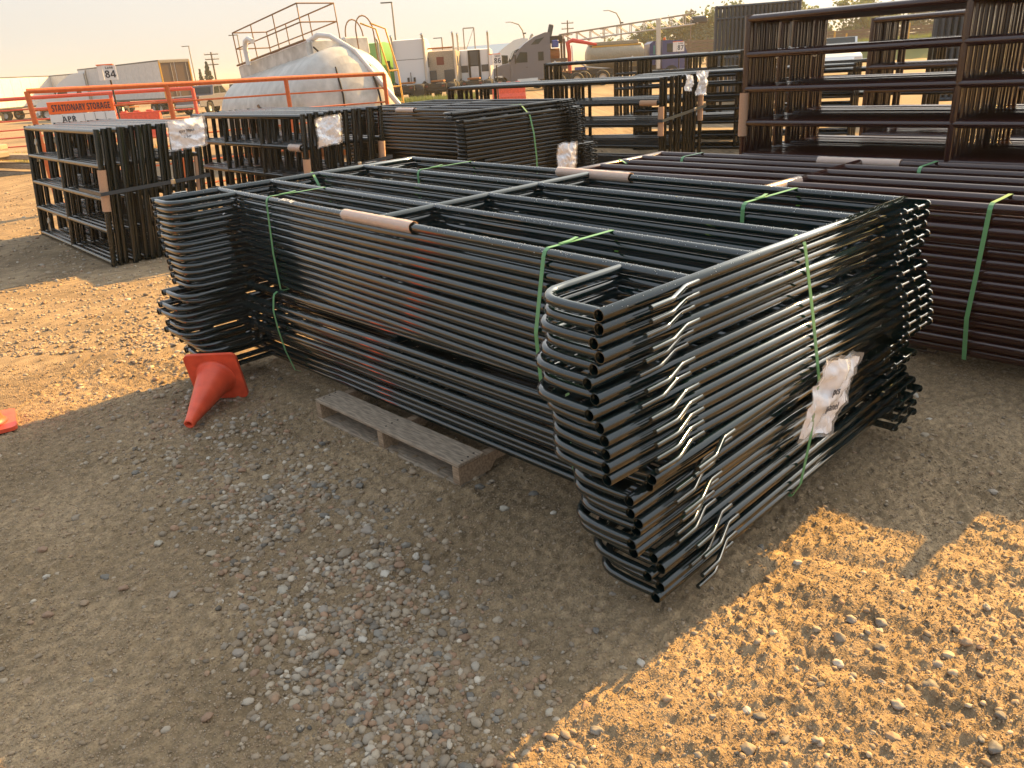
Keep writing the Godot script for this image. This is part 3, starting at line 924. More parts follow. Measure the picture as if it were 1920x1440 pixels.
# ---------- the other panel bundles ----------
func build_maroon_flat():
	var D := 0.048
	var sp := {"L": 3.05, "ws": [0.0, 0.245, 0.49, 0.735, 0.97, 1.205], "od": D - 0.0004, "leg": 0.23, "mids": [1.525], "mat": M.maroon, "seg": 14, "hollow": true}
	var proto: Node3D = null
	for i in 15:
		var y := 0.79 - D * i
		var j := Vector2(rng.randf_range(-0.02, 0.02), rng.randf_range(-0.012, 0.012)) if i > 0 else Vector2.ZERO
		if i > 10: j.y += 0.03
		var b := flat_basis(-0.03)
		var at := uw(-0.47 + j.x, 2.15 + j.y, y)
		var lab := "maroon panel, %s from the top of the flat maroon stack" % ORD[i] if i > 0 else "topmost panel of the flat maroon stack behind the near stack"
		if i == 14: lab = "bottom maroon panel of the flat stack, on a weathered pallet"
		if proto == null:
			proto = thing("livestock_panel", lab, "livestock panel", at, b, "maroon panels of the flat stack")
			build_panel(proto, sp)
		else: copy(proto, b, at, lab)
	var k := thing("rail_wrap", "clear film wrapped round the far rail of the flat maroon stack", "wrapping", Vector3.ZERO, Basis.IDENTITY, "card wraps on the rails")
	k.transform = proto.transform
	sleeve(k, Vector3(1.80, 0, 1.205), Vector3(1.28, 0, 1.205), 0.029, true, 8)
	k = thing("rail_wrap", "brown card on the center post of the flat maroon stack", "wrapping", Vector3.ZERO, Basis.IDENTITY, "card wraps on the rails")
	k.transform = proto.transform
	sleeve(k, Vector3(1.525, 0, 0.02), Vector3(1.525, 0, 0.40), 0.0275, true, 9)
	var t := proto.transform
	var r := 0.026
	var wv: Vector3 = t.basis.x * 0.019
	for e in [[2.68, 0.97, 1.205, "green strap over the far left rails of the maroon stack"], [1.08, 0.97, 1.205, "green strap over the far right rails of the maroon stack"], [0.43, 0.0, 0.245, "green strap down the front of the flat maroon stack"]]:
		var x: float = e[0]
		var a: float = e[1]
		var c: float = e[2]
		var dn := -0.70
		strap_thing(e[3], [t * Vector3(x, -0.1, c + r + 0.001), t * Vector3(x, 0, c + r + 0.001), t * Vector3(x, 0.018, c + 0.019), t * Vector3(x, r + 0.001, c), t * Vector3(x, r, (a + c) * 0.5), t * Vector3(x, r + 0.001, a), t * Vector3(x, 0.018, a - 0.019), t * Vector3(x, 0, a - r - 0.002), t * Vector3(x + 0.004, -0.30, a - r - 0.022), t * Vector3(x + 0.012, -0.49, a - r - 0.02), t * Vector3(x + 0.004, dn, a - r + 0.016)], wv, "green straps on the maroon stack", -1)
	strap_thing("short green strap over the left end post of the maroon stack", [t * Vector3(2.98, 0.0, 0.70), t * Vector3(3.03, 0.022, 0.70), t * Vector3(3.05, r, 0.70), t * Vector3(3.072, 0.015, 0.70), t * Vector3(3.077, -0.1, 0.70)], t.basis.z * 0.019, "green straps on the maroon stack", -1)
	pallet("weathered grey pallet under the flat maroon stack", uw(0.72, 2.98, -0.006), flat_basis(-0.03) * Basis(Vector3.UP, 0.03), 1.02, 1.3, 0.12, M.oldwood)
func build_bundles():
	rng.seed = 5
	# left standing bundle
	var spA := {"L": 2.66, "ws": [0.03, 0.315, 0.60, 0.885, 1.175], "od": 0.05, "leg": 0.0, "mids": [1.35], "mat": M.green2, "seg": 10}
	var A := stand_bundle(spA, "livestock_panel", uw(6.53, 0.25), 0.0, 16, 0.058, 0.115, "dark green panel of the left standing bundle, %s", "panels of the left standing bundle", 0.04, 0.008)
	for i in 4:
		ring_chain(A[i * 3], Vector3(2.5 - 0.03 * i, -0.04, 1.03))
		ring_chain(A[i * 3], Vector3(2.5 - 0.03 * i, -0.04, 0.17))
	var b := stand_basis(0.0, 0.115)
	var dd := DW * 0.94
	var z := b.z
	var f := uw(6.46, 0.20)
	var e := uw(6.46, 0.25 + 0.058 * 16 + 0.02)
	band("dark steel band round the end of the left standing bundle", [f + z * 0.66 + DU * 0.7, f + z * 0.66 + DU * 0.03, f + z * 0.66, e + z * 0.70, e + z * 0.70 + DU * 0.3], Vector3(0, 0.032, 0), "steel bands on the standing bundles", f.lerp(e, 0.64) + z * 0.685)
	corner_sleeves("brown card sleeve on the near corner post of the left standing bundle", uw(6.53, 0.25), 0.50, 0.86, 0.036, z, "card sleeves on corner posts")
	corner_sleeves("brown card sleeve on the far corner post of the left standing bundle", uw(6.53, 0.25 + 0.058 * 15), 0.54, 0.88, 0.036, z, "card sleeves on corner posts")
	bag("label_bag", "large crumpled white label on top of the left standing bundle", uw(6.42, 1.0) + z * 1.10, Basis(DW, z, -DU) * Basis(Vector3(0, 0, 1), 0.08), 0.33, 0.25, ["QTY 10pcs", "7-bar"], 15, 0.15)
	# second standing bundle
	var spB := {"L": 2.70, "ws": [0.03, 0.31, 0.59, 0.875, 1.16], "od": 0.05, "leg": 0.0, "mids": [0.9, 1.8], "mat": M.black, "seg": 10}
	var B := stand_bundle(spB, "livestock_panel", uw(5.84, 1.93), 0.0, 12, 0.078, 0.075, "black panel of the standing bundle in front of the white tank, %s", "panels of the standing bundle by the tank", 0.04, 0.0)
	b = stand_basis(0.0, 0.075)
	z = b.z
	f = uw(5.77, 1.88)
	e = uw(5.77, 1.93 + 0.078 * 12)
	band("dark steel band round the end of the standing bundle by the tank", [f + z * 0.62 + DU * 0.5, f + z * 0.62 + DU * 0.03, f + z * 0.62, e + z * 0.70, e + z * 0.70 + DU * 0.3], Vector3(0, 0.034, 0), "steel bands on the standing bundles", f.lerp(e, 0.6) + z * 0.672)
	corner_sleeves("brown card sleeve on the near corner post of the bundle by the tank", uw(5.84, 1.93), 0.46, 0.78, 0.036, z, "card sleeves on corner posts")
	corner_sleeves("brown card sleeve on the far corner post of the bundle by the tank", uw(5.84, 1.93 + 0.078 * 11), 0.52, 0.86, 0.036, z, "card sleeves on corner posts")
	bag("label_bag", "white label bag on the standing bundle in front of the tank", uw(5.75, 2.14) + z * 1.02, Basis(DW, z, -DU) * Basis(Vector3(0, 0, 1), 0.07), 0.25, 0.25, [], 25, 0.1)
	var k := thing("rail_wrap", "brown card sleeve on a rail of the bundle by the tank", "wrapping", B[0].position, B[0].transform.basis, "card wraps on the rails")
	sleeve(k, Vector3(0.06, 0, 0.875), Vector3(0.30, 0, 0.875), 0.033, true, 12)
	# flat stack behind it, with curled feet
	var D := 0.042
	var spC := {"L": 3.05, "ws": [0.0, 0.303, 0.606, 0.913, 1.276], "od": D - 0.0004, "leg": 0.36, "mids": [1.525], "mat": M.black, "seg": 12, "loops": true, "hooks": false, "ears": true, "plates": false}
	var proto: Node3D = null
	for i in 23:
		var y := 1.05 - D * i
		var phiC := 0.10 - (0.03 if i > 1 else 0.0) - (0.02 if i > 11 else 0.0)
		var bb := flat_basis(phiC, 0.0, 0.012)
		var off := Vector2(rng.randf_range(-0.008, 0.008), rng.randf_range(-0.008, 0.008)) + (Vector2(-0.10, 0.06) if i > 1 else Vector2.ZERO) + (Vector2(-0.02, 0.22) if i > 11 else Vector2.ZERO)
		var at := uw(5.62 - 0.036 + off.x, 3.62 + 0.358 + off.y, y)
		var lab := "black panel with curled feet, %s from the top of the flat stack behind" % ORD[mini(i, 19)] if i > 0 else "topmost black panel with curled feet of the flat stack behind"
		if i > 19: lab = "black panel, %s from the bottom of the flat stack behind" % ORD[22 - i]
		if proto == null:
			proto = thing("livestock_panel", lab, "livestock panel", at, bb, "black panels of the flat stack behind")
			build_panel(proto, spC)
		else: copy(proto, bb, at, lab)
	var t := proto.transform
	k = thing("rail_wrap", "grey film wrap on the front rail of the flat stack behind", "wrapping", Vector3.ZERO, Basis.IDENTITY, "card wraps on the rails")
	k.transform = t
	sleeve(k, Vector3(1.85, 0, 0.0), Vector3(1.40, 0, 0.0), 0.028, true, 13)
	strap_thing("green strap down the end of the flat black stack behind", [t * Vector3(0.1, 0.022, 0.5), t * Vector3(0.0, 0.023, 0.55), t * Vector3(-0.024, 0.0, 0.56), t * Vector3(-0.10, -0.1, 0.60), t * Vector3(-0.13, -0.3, 0.62), t * Vector3(-0.14, -0.55, 0.63), t * Vector3(-0.13, -0.85, 0.63)], t.basis.z * 0.02, "green straps on the flat stack behind", -1)
	bag("label_bag", "white label hanging low on the end of the flat stack behind", t * Vector3(-0.17, -0.60, 1.05), Basis(t.basis.z, Vector3.UP, -t.basis.x), 0.28, 0.30, [], 35, 0.1)
	pallet("pallet under the flat black stack behind", t * Vector3(1.5, -1.05 - 0.005, 0.8) , flat_basis(0.10), 1.02, 1.2, 0.11, M.oldwood)
	# long standing bundle in the middle distance
	var phiD := 0.709 - YAW + 0.005
	var spD := {"L": 3.95, "ws": [0.03, 0.31, 0.60, 0.885, 1.175], "od": 0.058, "leg": 0.0, "mids": [1.95], "mat": M.black, "seg": 10}
	var pD := Vector3(2.26, 0, -11.0)
	var Dl := stand_bundle(spD, "livestock_panel", pD, phiD, 11, 0.115, 0.01, "black panel of the long standing bundle in the middle, %s", "panels of the long standing bundle", 0.05, 0.0)
	b = stand_basis(phiD, 0.01)
	z = b.z
	var dx := b.x
	var dp := Vector3(sin(YAW + phiD), 0, -cos(YAW + phiD))
	f = pD - dx * 0.06 - dp * 0.06
	e = f + dp * 1.28
	band("dark steel band round the end of the long standing bundle", [f + z * 0.66 + dx * 0.2, f + z * 0.66, e + z * 0.76, e + z * 0.76 + dx * 0.2], Vector3(0, 0.04, 0), "steel bands on the standing bundles", f.lerp(e, 0.72) + z * 0.735)
	corner_sleeves("brown card sleeve on the near corner post of the long standing bundle", pD, 0.46, 0.84, 0.041, z, "card sleeves on corner posts")
	corner_sleeves("brown card sleeve on the far corner post of the long standing bundle", pD + dp * 1.15, 0.56, 0.92, 0.041, z, "card sleeves on corner posts")
	k = thing("rail_wrap", "brown card sleeve on a rail of the long standing bundle", "wrapping", Dl[0].position, Dl[0].transform.basis, "card wraps on the rails")
	sleeve(k, Vector3(0.05, 0, 0.885), Vector3(0.32, 0, 0.885), 0.038, false, 14)
	var eb := Basis(dp, z, -dx)
	bag("label_bag", "smaller white label hung on the long standing bundle", e + dp * -0.62 - dx * 0.03 + z * 1.10, eb * Basis(Vector3(0, 0, 1), -0.1), 0.20, 0.20, [], 45, 0.1)
	bag("label_bag", "larger white label hung on the long standing bundle's far corner", e + dp * -0.24 - dx * 0.03 + z * 1.08, eb * Basis(Vector3(0, 0, 1), -0.05), 0.30, 0.30, [], 46, 0.1)
	# two more black bundles behind it
	var spE := {"L": 3.66, "ws": [0.03, 0.38, 0.73, 1.08, 1.43], "od": 0.06, "leg": 0.0, "mids": [1.83], "mat": M.black, "seg": 8}
	stand_bundle(spE, "livestock_panel", Vector3(4.35, 0, -14.4), -0.42, 9, 0.10, 0.0, "black panel of the bundle behind the long standing one, %s", "panels of the bundle behind the long one", 0.06)
	stand_bundle(spE, "livestock_panel", Vector3(6.35, 0, -19.3), -0.36, 10, 0.12, 0.0, "black panel of the far bundle in front of the tanker truck, %s", "panels of the far black bundle", 0.1)
	stand_bundle(spE, "livestock_panel", Vector3(8.2, 0, -17.5), -0.30, 12, 0.09, 0.0, "black panel of the far bundle beside the tall slate one, %s", "panels of the far right black bundle", 0.1)
	var spF := {"L": 3.4, "ws": [0.03, 0.22, 0.42, 0.62, 0.82, 1.0, 1.17], "od": 0.05, "leg": 0.0, "mids": [0.85, 1.7, 2.55], "mat": M.black, "seg": 8}
	stand_bundle(spF, "livestock_panel", Vector3(5.3, 0, -12.0), -0.33, 11, 0.062, 0.0, "black seven-rail panel between the long bundle and the maroon one, %s", "black seven-rail panels", 0.04)
	# tall slate windbreak panels
	var sw := {"L": 2.4, "ws": [0.1, 1.15, 2.25, 2.58], "od": 0.085, "leg": 0.1, "mids": range(1, 20).map(func(k): return k * 0.12), "mat": M.slate, "seg": 8}
	stand_bundle(sw, "windbreak_panel", Vector3(9.3, 0, -25.2), -0.60, 3, 0.3, 0.0, "tall slate windbreak panel beyond the maroon bundle, %s", "tall slate panels", 0.05)
	stand_bundle(sw, "windbreak_panel", Vector3(11.6, 0, -16.6), -0.35, 3, 0.25, 0.0, "slate windbreak panel seen through the maroon bundle, %s", "slate panels behind the maroon bundle", 0.05)
	# maroon standing bundle on the right, and another behind it
	var spG := {"L": 3.05, "ws": [0.0, 0.246, 0.493, 0.738, 0.984, 1.231, 1.478], "od": 0.051, "leg": 0.215, "mids": [1.525], "mat": M.maroon, "seg": 14}
	var G := stand_bundle(spG, "livestock_panel", uw(2.36, 3.97) - (stand_basis(-0.03).x) * 3.05, -0.03, 22, 0.0535, 0.0, "maroon panel of the big standing bundle at right, %s", "panels of the big maroon standing bundle", 0.012, 0.0)
	part(G[0], "chalk_writing", text("JV473 Avg", 0.05, 0.0008), M.chalk, T(Vector3(2.66, -0.0262, 1.235), Basis(Vector3(-1, 0, 0), Vector3(0, 0, 1), Vector3(0, 1, 0))))
	corner_sleeves("brown card sleeve on the corner post of the big maroon bundle", uw(2.36, 3.97), 0.86, 1.18, 0.034, Vector3.UP, "card sleeves on corner posts")
	stand_bundle(spG, "livestock_panel", uw(3.18, 7.85) - (stand_basis(0.06).x) * 3.05, 0.06, 14, 0.058, 0.0, "maroon panel of the second standing bundle behind, %s", "panels of the second maroon bundle", 0.02, 0.0)
	stand_bundle(spE, "livestock_panel", Vector3(7.6, 0, -10.6), -0.05, 8, 0.07, 0.0, "black panel of the bundle glimpsed behind the maroon ones, %s", "panels of the glimpsed black bundle", 0.05)
# ---------- yard fences, signs, tank ----------
func pipe_fence(label: String, posts: Array, hts: Array, rails: Array, pr: float, rr: float, m: Material, group := ""):
	var o := thing("pipe_fence", label, "fence", posts[0], Basis.IDENTITY, group)
	for i in posts.size():
		var p: Vector3 = posts[i] - posts[0]
		rod(o, "post", p + Vector3(0, -0.05, 0), p + Vector3(0, hts[i], 0), pr, m, 10)
		if i > 0:
			var q: Vector3 = posts[i - 1] - posts[0]
			rod(o, "top_rail", q + Vector3(0, hts[i - 1], 0), p + Vector3(0, hts[i], 0), pr, m, 10)
			for f in rails:
				rod(o, "rail", q + Vector3(0, hts[i - 1] * f, 0), p + Vector3(0, hts[i] * f, 0), rr, m, 8)
func lane_sign(label: String, at: Vector3, top: float, s: float, num: String, turn: float):
	var o := thing("lane_sign", label, "sign", at, yb(turn), "lane number signs")
	rod(o, "pole", Vector3(0, 0, 0), Vector3(0, top, 0), 0.03 * s, M.chassis, 8)
	var wd := 0.40 * s
	var h := 0.46 * s
	for e in [[-0.5, 1.0], [0.5, -1.0]]:
		var a: float = 0.9 * e[1]
		var fb := Basis(Vector3.UP, -0.55 if e[0] < 0.0 else 0.75)
		var wd2 := wd * (0.45 if e[0] < 0.0 else 1.0)
		var c := Vector3(-wd * 0.58 if e[0] < 0.0 else 0.06 * s, top + h * 0.30, 0.06 * s)
		var f := bx(o, "sign_face", Vector3(wd2, h, 0.02), c, M.truckwhite, 0.003, Basis(Vector3.UP, -0.35 if e[0] < 0.0 else 0.2))
		if e[0] > 0.0:
			part(f, "lettering", text(num, 0.22 * s, 0.004), M.ink, T(Vector3(0, -0.05 * s, 0.012)))
			part(f, "lettering", text("Lane", 0.075 * s, 0.004), M.ink, T(Vector3(0, 0.15 * s, 0.012)))
	bx(o, "sign_cap", Vector3(wd * 1.3, 0.02, 0.16 * s), Vector3(-0.06 * s, top + h * 0.8 + 0.012, 0.02), M.signorange, 0.004)
func storage_sign(at: Vector3, b: Basis):
	var o := thing("storage_sign", "orange and white stationary storage sign on the orange pipe fence", "sign", at, b)
	bx(o, "orange_board", Vector3(0.80, 0.15, 0.012), Vector3(0.40, -0.075, 0), M.signorange, 0.002)
	bx(o, "white_board", Vector3(0.80, 0.30, 0.012), Vector3(0.40, -0.305, 0), M.truckwhite, 0.002)
	part(o, "lettering", text("STATIONARY STORAGE", 0.080, 0.003), M.ink, T(Vector3(0.40, -0.078, 0.008), Basis().scaled(Vector3(0.60, 1, 1))))
	part(o, "lettering", text("APR", 0.065, 0.003), M.ink, T(Vector3(0.22, -0.22, 0.008)))
	for x in [0.13, 0.26, 0.39, 0.52, 0.65]:
		bx(o, "grid_line", Vector3(0.004, 0.27, 0.002), Vector3(x + 0.02, -0.30, 0.0075), M.slate, 0.0005)
func wheel(parent: Node, at: Vector3, r: float, w: float, dual := false):
	var t := part(parent, "tyre", lathe_cached("ty%.2f%.2f" % [r, w], [Vector2(r * 0.55, -w / 2), Vector2(r * 0.9, -w / 2), Vector2(r, -w * 0.34), Vector2(r, w * 0.34), Vector2(r * 0.9, w / 2), Vector2(r * 0.55, w / 2), Vector2(r * 0.55, -w / 2)], 18), M.tyre, T(at, Basis(Vector3(1, 0, 0), PI / 2)))
	part(t, "rim", lathe_cached("ri%.2f%.2f" % [r, w], [Vector2(0.0, -w * 0.22), Vector2(r * 0.2, -w * 0.4), Vector2(r * 0.5, -w * 0.2), Vector2(r * 0.56, -w * 0.42), Vector2(r * 0.56, w * 0.42), Vector2(r * 0.5, w * 0.2), Vector2(r * 0.2, w * 0.4), Vector2(0.0, w * 0.22)], 14), M.rim)
func lathe_cached(k: String, prof: Array, seg: int) -> Mesh:
	if not cache.has(k): cache[k] = lathe(prof, seg)
	return cache[k]
func build_tank():
	var near := Vector3(-2.78, 1.12, -16.0)
	var far := Vector3(-5.25, 0.74, -18.9)
	var x := (near - far).normalized()
	var zz := x.cross(Vector3.UP).normalized()
	var y := zz.cross(x)
	var o := thing("storage_tank", "big rust-streaked white tank with railed catwalk behind the orange fence", "tank", far, Basis(x, y, zz))
	var L := (near - far).length()
	var a := 0.9
	var prof := []
	for i in 8:
		var t := PI * 0.5 * i / 7.0
		prof.append(Vector2(sin(t) * 1.0, -0.32 * cos(t)))
	for s in [0.33, 0.34, 0.66, 0.67]: prof.append(Vector2(1.0 if s in [0.33, 0.67] else 1.006, L * s))
	for i in 8:
		var t := PI * 0.5 * i / 7.0
		prof.append(Vector2(cos(t) * 1.0, L + 0.32 * sin(t)))
	var sc := Basis(Vector3(0, -a, 0), Vector3(1, 0, 0), Vector3(0, 0, 1.03))
	part(o, "tank_shell", lathe(prof, 44), M.tank, T(Vector3.ZERO, sc))
	# saddles and skids down to the yard
	for s in [0.18, 0.82]:
		bx(o, "saddle", Vector3(0.22, 1.0, 1.9), Vector3(L * s, -0.95, 0), M.rust, 0.02)
	bx(o, "skid_beam", Vector3(L, 0.2, 0.2), Vector3(L * 0.5, -1.15, 0.6), M.rust, 0.02)
	bx(o, "skid_beam", Vector3(L, 0.2, 0.2), Vector3(L * 0.5, -1.15, -0.6), M.rust, 0.02)
	# raised box along the top
	bx(o, "catwalk_box", Vector3(L * 0.86, 0.34, 0.80), Vector3(L * 0.43, a + 0.02, 0), M.tank, 0.03)
	bx(o, "catwalk_edge", Vector3(L * 0.86, 0.035, 0.05), Vector3(L * 0.43, a + 0.205, 0.41), M.railing, 0.01)
	bx(o, "box_end_plate", Vector3(0.03, 0.32, 0.62), Vector3(L * 0.86 + 0.02, a + 0.02, 0), M.tank, 0.01)
	bx(o, "overflow_box", Vector3(0.5, 0.34, 0.55), Vector3(L * 0.84, a + 0.04, -0.62), M.tank, 0.03)
	# railings
	for zs in [0.40, -0.40]:
		var rl := part(o, "railing", tube([Vector3(0.1, a + 0.2, zs), Vector3(0.1, a + 0.86, zs), Vector3(L * 0.84, a + 0.86, zs), Vector3(L * 0.84, a + 0.2, zs)], 0.014, 6), M.railing)
		rod(rl, "mid_rail", Vector3(0.1, a + 0.53, zs), Vector3(L * 0.84, a + 0.53, zs), 0.013, M.railing, 6)
		for s in [0.28, 0.56]:
			rod(rl, "baluster", Vector3(L * s, a + 0.2, zs), Vector3(L * s, a + 0.86, zs), 0.013, M.railing, 6)
	for xs in [0.1, L * 0.84]:
		for h in [0.86, 0.53]: rod(o, "end_rail", Vector3(xs, a + h, -0.4), Vector3(xs, a + h, 0.4), 0.013, M.railing, 6)
	for s in [0.35, 0.6]:
		part(o, "hatch", lathe_cached("hatch", [Vector2(0.2, 0), Vector2(0.2, 0.05), Vector2(0.16, 0.10), Vector2(0.0, 0.14)], 16), M.chassis, T(Vector3(L * s, a + 0.19, 0)))
	part(o, "vent_pipe", tube([Vector3(0.9, a + 0.1, 0.55), Vector3(0.9, a + 0.42, 0.55), Vector3(0.98, a + 0.55, 0.55), Vector3(1.15, a + 0.58, 0.55), Vector3(1.32, a + 0.50, 0.55)], 0.055, 8), M.white)
	# fill pipe down across the head
	part(o, "fill_pipe", tube([Vector3(L * 0.30, a + 0.14, 0.30), Vector3(L * 0.84, a + 0.20, 0.25), Vector3(L * 0.90, a + 0.26, 0.20), Vector3(L * 0.96, a + 0.20, 0.08), Vector3(L + 0.16, a - 0.12, -0.20), Vector3(L + 0.5, -0.62, -1.05)], 0.052, 10), M.white)
	for zs in [0.30, -0.42]:
		part(o, "hose", tube([Vector3(L * 0.88, a + 0.06, zs), Vector3(L + 0.24, a * 0.55, zs * 1.05), Vector3(L + 0.36, 0.0, zs * 1.1), Vector3(L + 0.34, -0.6, zs * 1.2)], 0.02, 6), M.tyre)
	# rusty side brace
	part(o, "rust_patch", tube([Vector3(L * 0.52, 0.10, 1.04), Vector3(L * 0.60, -0.20, 1.04), Vector3(L * 0.72, -0.50, 0.90)], 0.03, 6), M.railing)
	# ladder with hoops at the far side of the head
	var ld := []
	for zs in [-0.98, -1.20]:
		part(o, "ladder_rail", tube([Vector3(L - 0.2, a + 0.42, zs + 0.32), Vector3(L - 0.02, a + 0.28, zs + 0.10), Vector3(L + 0.04, 0.4, zs), Vector3(L + 0.06, -1.0, zs)], 0.017, 6), M.yellow)
	for i in 5: rod(o, "rung", Vector3(L + 0.05, -0.8 + i * 0.3, -0.98), Vector3(L + 0.05, -0.8 + i * 0.3, -1.20), 0.016, M.yellow, 6)
	for xs in [L - 0.15, L - 0.55]:
		var hp := []
		for i in 11:
			var t := PI * i / 10.0
			hp.append(Vector3(xs, a + 0.25 + 0.30 * sin(t), -0.70 + 0.20 * cos(t)))
		hp.push_front(Vector3(xs, a - 0.3, -0.50)); hp.append(Vector3(xs, a - 0.5, -0.90))
		part(o, "ladder_hoop", tube(hp, 0.014, 6), M.railing)
# ---------- vehicles: x forward, z right ----------
func tractor(label: String, at: Vector3, turn: float, m: Material, style: String, group := ""):
	var o := thing("semi_truck", label, "truck", at, yb(turn), group)
	for z in [-0.42, 0.42]: bx(o, "frame_rail", Vector3(7.4, 0.28, 0.09), Vector3(-0.6, 0.86, z), M.chassis, 0.01)
	for x in [-3.5, -2.15]:
		for z in [-1.0, 1.0]: wheel(o, Vector3(x, 0.52, z), 0.52, 0.56)
		rod(o, "axle", Vector3(x, 0.55, -0.9), Vector3(x, 0.55, 0.9), 0.1, M.chassis, 8)
	for z in [-1.02, 1.02]: wheel(o, Vector3(2.2, 0.52, z), 0.52, 0.3)
	bx(o, "fifth_wheel", Vector3(0.9, 0.12, 0.85), Vector3(-2.8, 1.12, 0), M.rust, 0.02)
	bx(o, "rear_crossmember", Vector3(0.12, 0.34, 1.5), Vector3(-4.2, 0.82, 0), M.chassis, 0.02)
	for z in [-0.55, 0.55]:
		bx(o, "tail_light", Vector3(0.06, 0.12, 0.2), Vector3(-4.28, 0.85, z), M.reddark, 0.01)
		bx(o, "mud_flap", Vector3(0.02, 0.55, 0.55), Vector3(-4.2, 0.42, z * 1.75), M.truckwhite if z < 0 and style == "high" else M.tyre, 0.004)
		rod(o, "fuel_tank", Vector3(-0.6, 0.62, z * 1.75), Vector3(0.9, 0.62, z * 1.75), 0.3, M.alu, 12)
	var hi := style == "high" or style == "aero"
	var rear := -1.6 if style != "day" else -0.4
	var roof := 3.75 if hi else 2.95
	var cab := [Vector2(rear, 0.85), Vector2(rear, roof), Vector2(rear + 0.5, roof + 0.06), Vector2(rear + 1.15, roof - 0.05), Vector2(0.55, 3.1 if hi else 2.95), Vector2(0.95, 2.78), Vector2(1.35, 1.95), Vector2(1.35, 0.75)]
	if style == "aero": cab = [Vector2(rear, 0.75), Vector2(rear, 3.85), Vector2(rear + 0.35, 3.86), Vector2(-0.55, 3.65), Vector2(0.25, 3.2), Vector2(0.85, 2.7), Vector2(1.35, 2.02), Vector2(1.35, 0.7)]
	part(o, "cab", prism(cab, 2.25), m)
	part(o, "hood", prism([Vector2(1.3, 0.75), Vector2(1.3, 1.98), Vector2(2.0, 1.86), Vector2(2.75, 1.6), Vector2(3.05, 1.2), Vector2(3.1, 0.55), Vector2(2.85, 0.5), Vector2(2.78, 0.9), Vector2(2.45, 1.15), Vector2(1.95, 1.15), Vector2(1.65, 0.9), Vector2(1.55, 0.6)], 2.05), m)
	bx(o, "bumper", Vector3(0.22, 0.4, 2.3), Vector3(3.1, 0.55, 0), M.truckwhite if m == M.truckgrey else M.alu, 0.06)
	for z in [-1.135, 1.135]:
		var s := signf(z)
		part(o, "side_window", prism([Vector2(0.1, 1.95), Vector2(0.1, 2.62), Vector2(0.62, 2.66), Vector2(0.98, 2.1), Vector2(0.98, 1.95)], 0.02), M.glass, T(Vector3(0, 0, z)))
		if style != "day":
			part(o, "sleeper_window", prism([Vector2(-1.1, 2.0), Vector2(-1.1, 2.6), Vector2(-0.7, 2.6), Vector2(-0.7, 2.0)], 0.02), M.glass, T(Vector3(0, 0, z)))
		if style == "aero":
			part(o, "roof_window", prism([Vector2(-1.2, 3.55), Vector2(-0.55, 3.42), Vector2(-0.2, 3.1), Vector2(-0.75, 3.12)], 0.02), M.glass, T(Vector3(0, 0, z)))
		var dr := bx(o, "door", Vector3(1.05, 1.85, 0.012), Vector3(0.56, 1.72, z * 0.996), m, 0.01)
		bx(dr, "handle", Vector3(0.14, 0.03, 0.03), Vector3(-0.4, -0.1, 0.02 * s), M.chassis, 0.005)
		bx(o, "mirror", Vector3(0.1, 0.6, 0.2), Vector3(1.0, 2.2, z + s * 0.28), M.chassis, 0.03)
		if style != "aero":
			part(o, "exhaust_stack", tube([Vector3(rear - 0.12, 1.0, z * 0.92), Vector3(rear - 0.12, 3.7, z * 0.92), Vector3(rear - 0.22, 3.95, z * 0.92), Vector3(rear - 0.36, 4.05, z * 0.92)], 0.07, 8), M.alu)
		part(o, "rear_fender", tube([Vector3(-1.45, 0.75, s), Vector3(-1.62, 1.02, s), Vector3(-2.15, 1.14, s), Vector3(-2.7, 1.02, s)], 0.06, 6), M.chassis)
	part(o, "windshield", prism([Vector2(0.66, 2.86), Vector2(0.96, 2.74), Vector2(1.35, 2.05), Vector2(1.375, 2.06), Vector2(0.99, 2.78), Vector2(0.68, 2.90)], 1.95), M.glass)
	if style == "old" or style == "day":
		bx(o, "rear_window", Vector3(0.02, 0.5, 0.5), Vector3(rear - 0.006, 2.35, 0.05), M.reddark if style == "old" else M.glass, 0.004)
		for z in [-0.62, 0.62]: bx(o, "headache_panel", Vector3(0.05, 0.75, 0.7), Vector3(rear - 0.03, 1.4, z), M.slate, 0.01)
		rod(o, "light_bar", Vector3(rear, 3.15, -1.0), Vector3(rear, 3.15, 1.0), 0.05, M.rust, 8)
	if style == "flat":
		bx(o, "rack_center", Vector3(0.10, 2.2, 0.85), Vector3(rear - 0.05, 1.85, 0), M.chassis, 0.02)
		bx(o, "rack_grille", Vector3(0.06, 0.9, 0.55), Vector3(rear - 0.12, 2.4, 0), M.slate, 0.01)
		bx(o, "rack_plate", Vector3(0.06, 0.8, 0.55), Vector3(rear - 0.12, 1.5, 0), M.greyvan, 0.01)
		for z in [-0.75, 0.75]: bx(o, "vent_panel", Vector3(0.03, 0.45, 0.55), Vector3(rear - 0.012, 1.75, z), M.slate, 0.01)
	if style == "high":
		for z in [-0.2, 0.22]: bx(o, "air_line_box", Vector3(0.06, 0.28, 0.14), Vector3(rear - 0.03, 1.3, z), M.chassis, 0.01)
		rod(o, "line_mast", Vector3(rear - 0.1, 1.1, 0), Vector3(rear - 0.1, 1.75, 0), 0.025, M.chassis, 6)
		bx(o, "rear_seam", Vector3(0.012, 0.03, 2.2), Vector3(rear - 0.004, 2.55, 0), M.slate, 0.003)
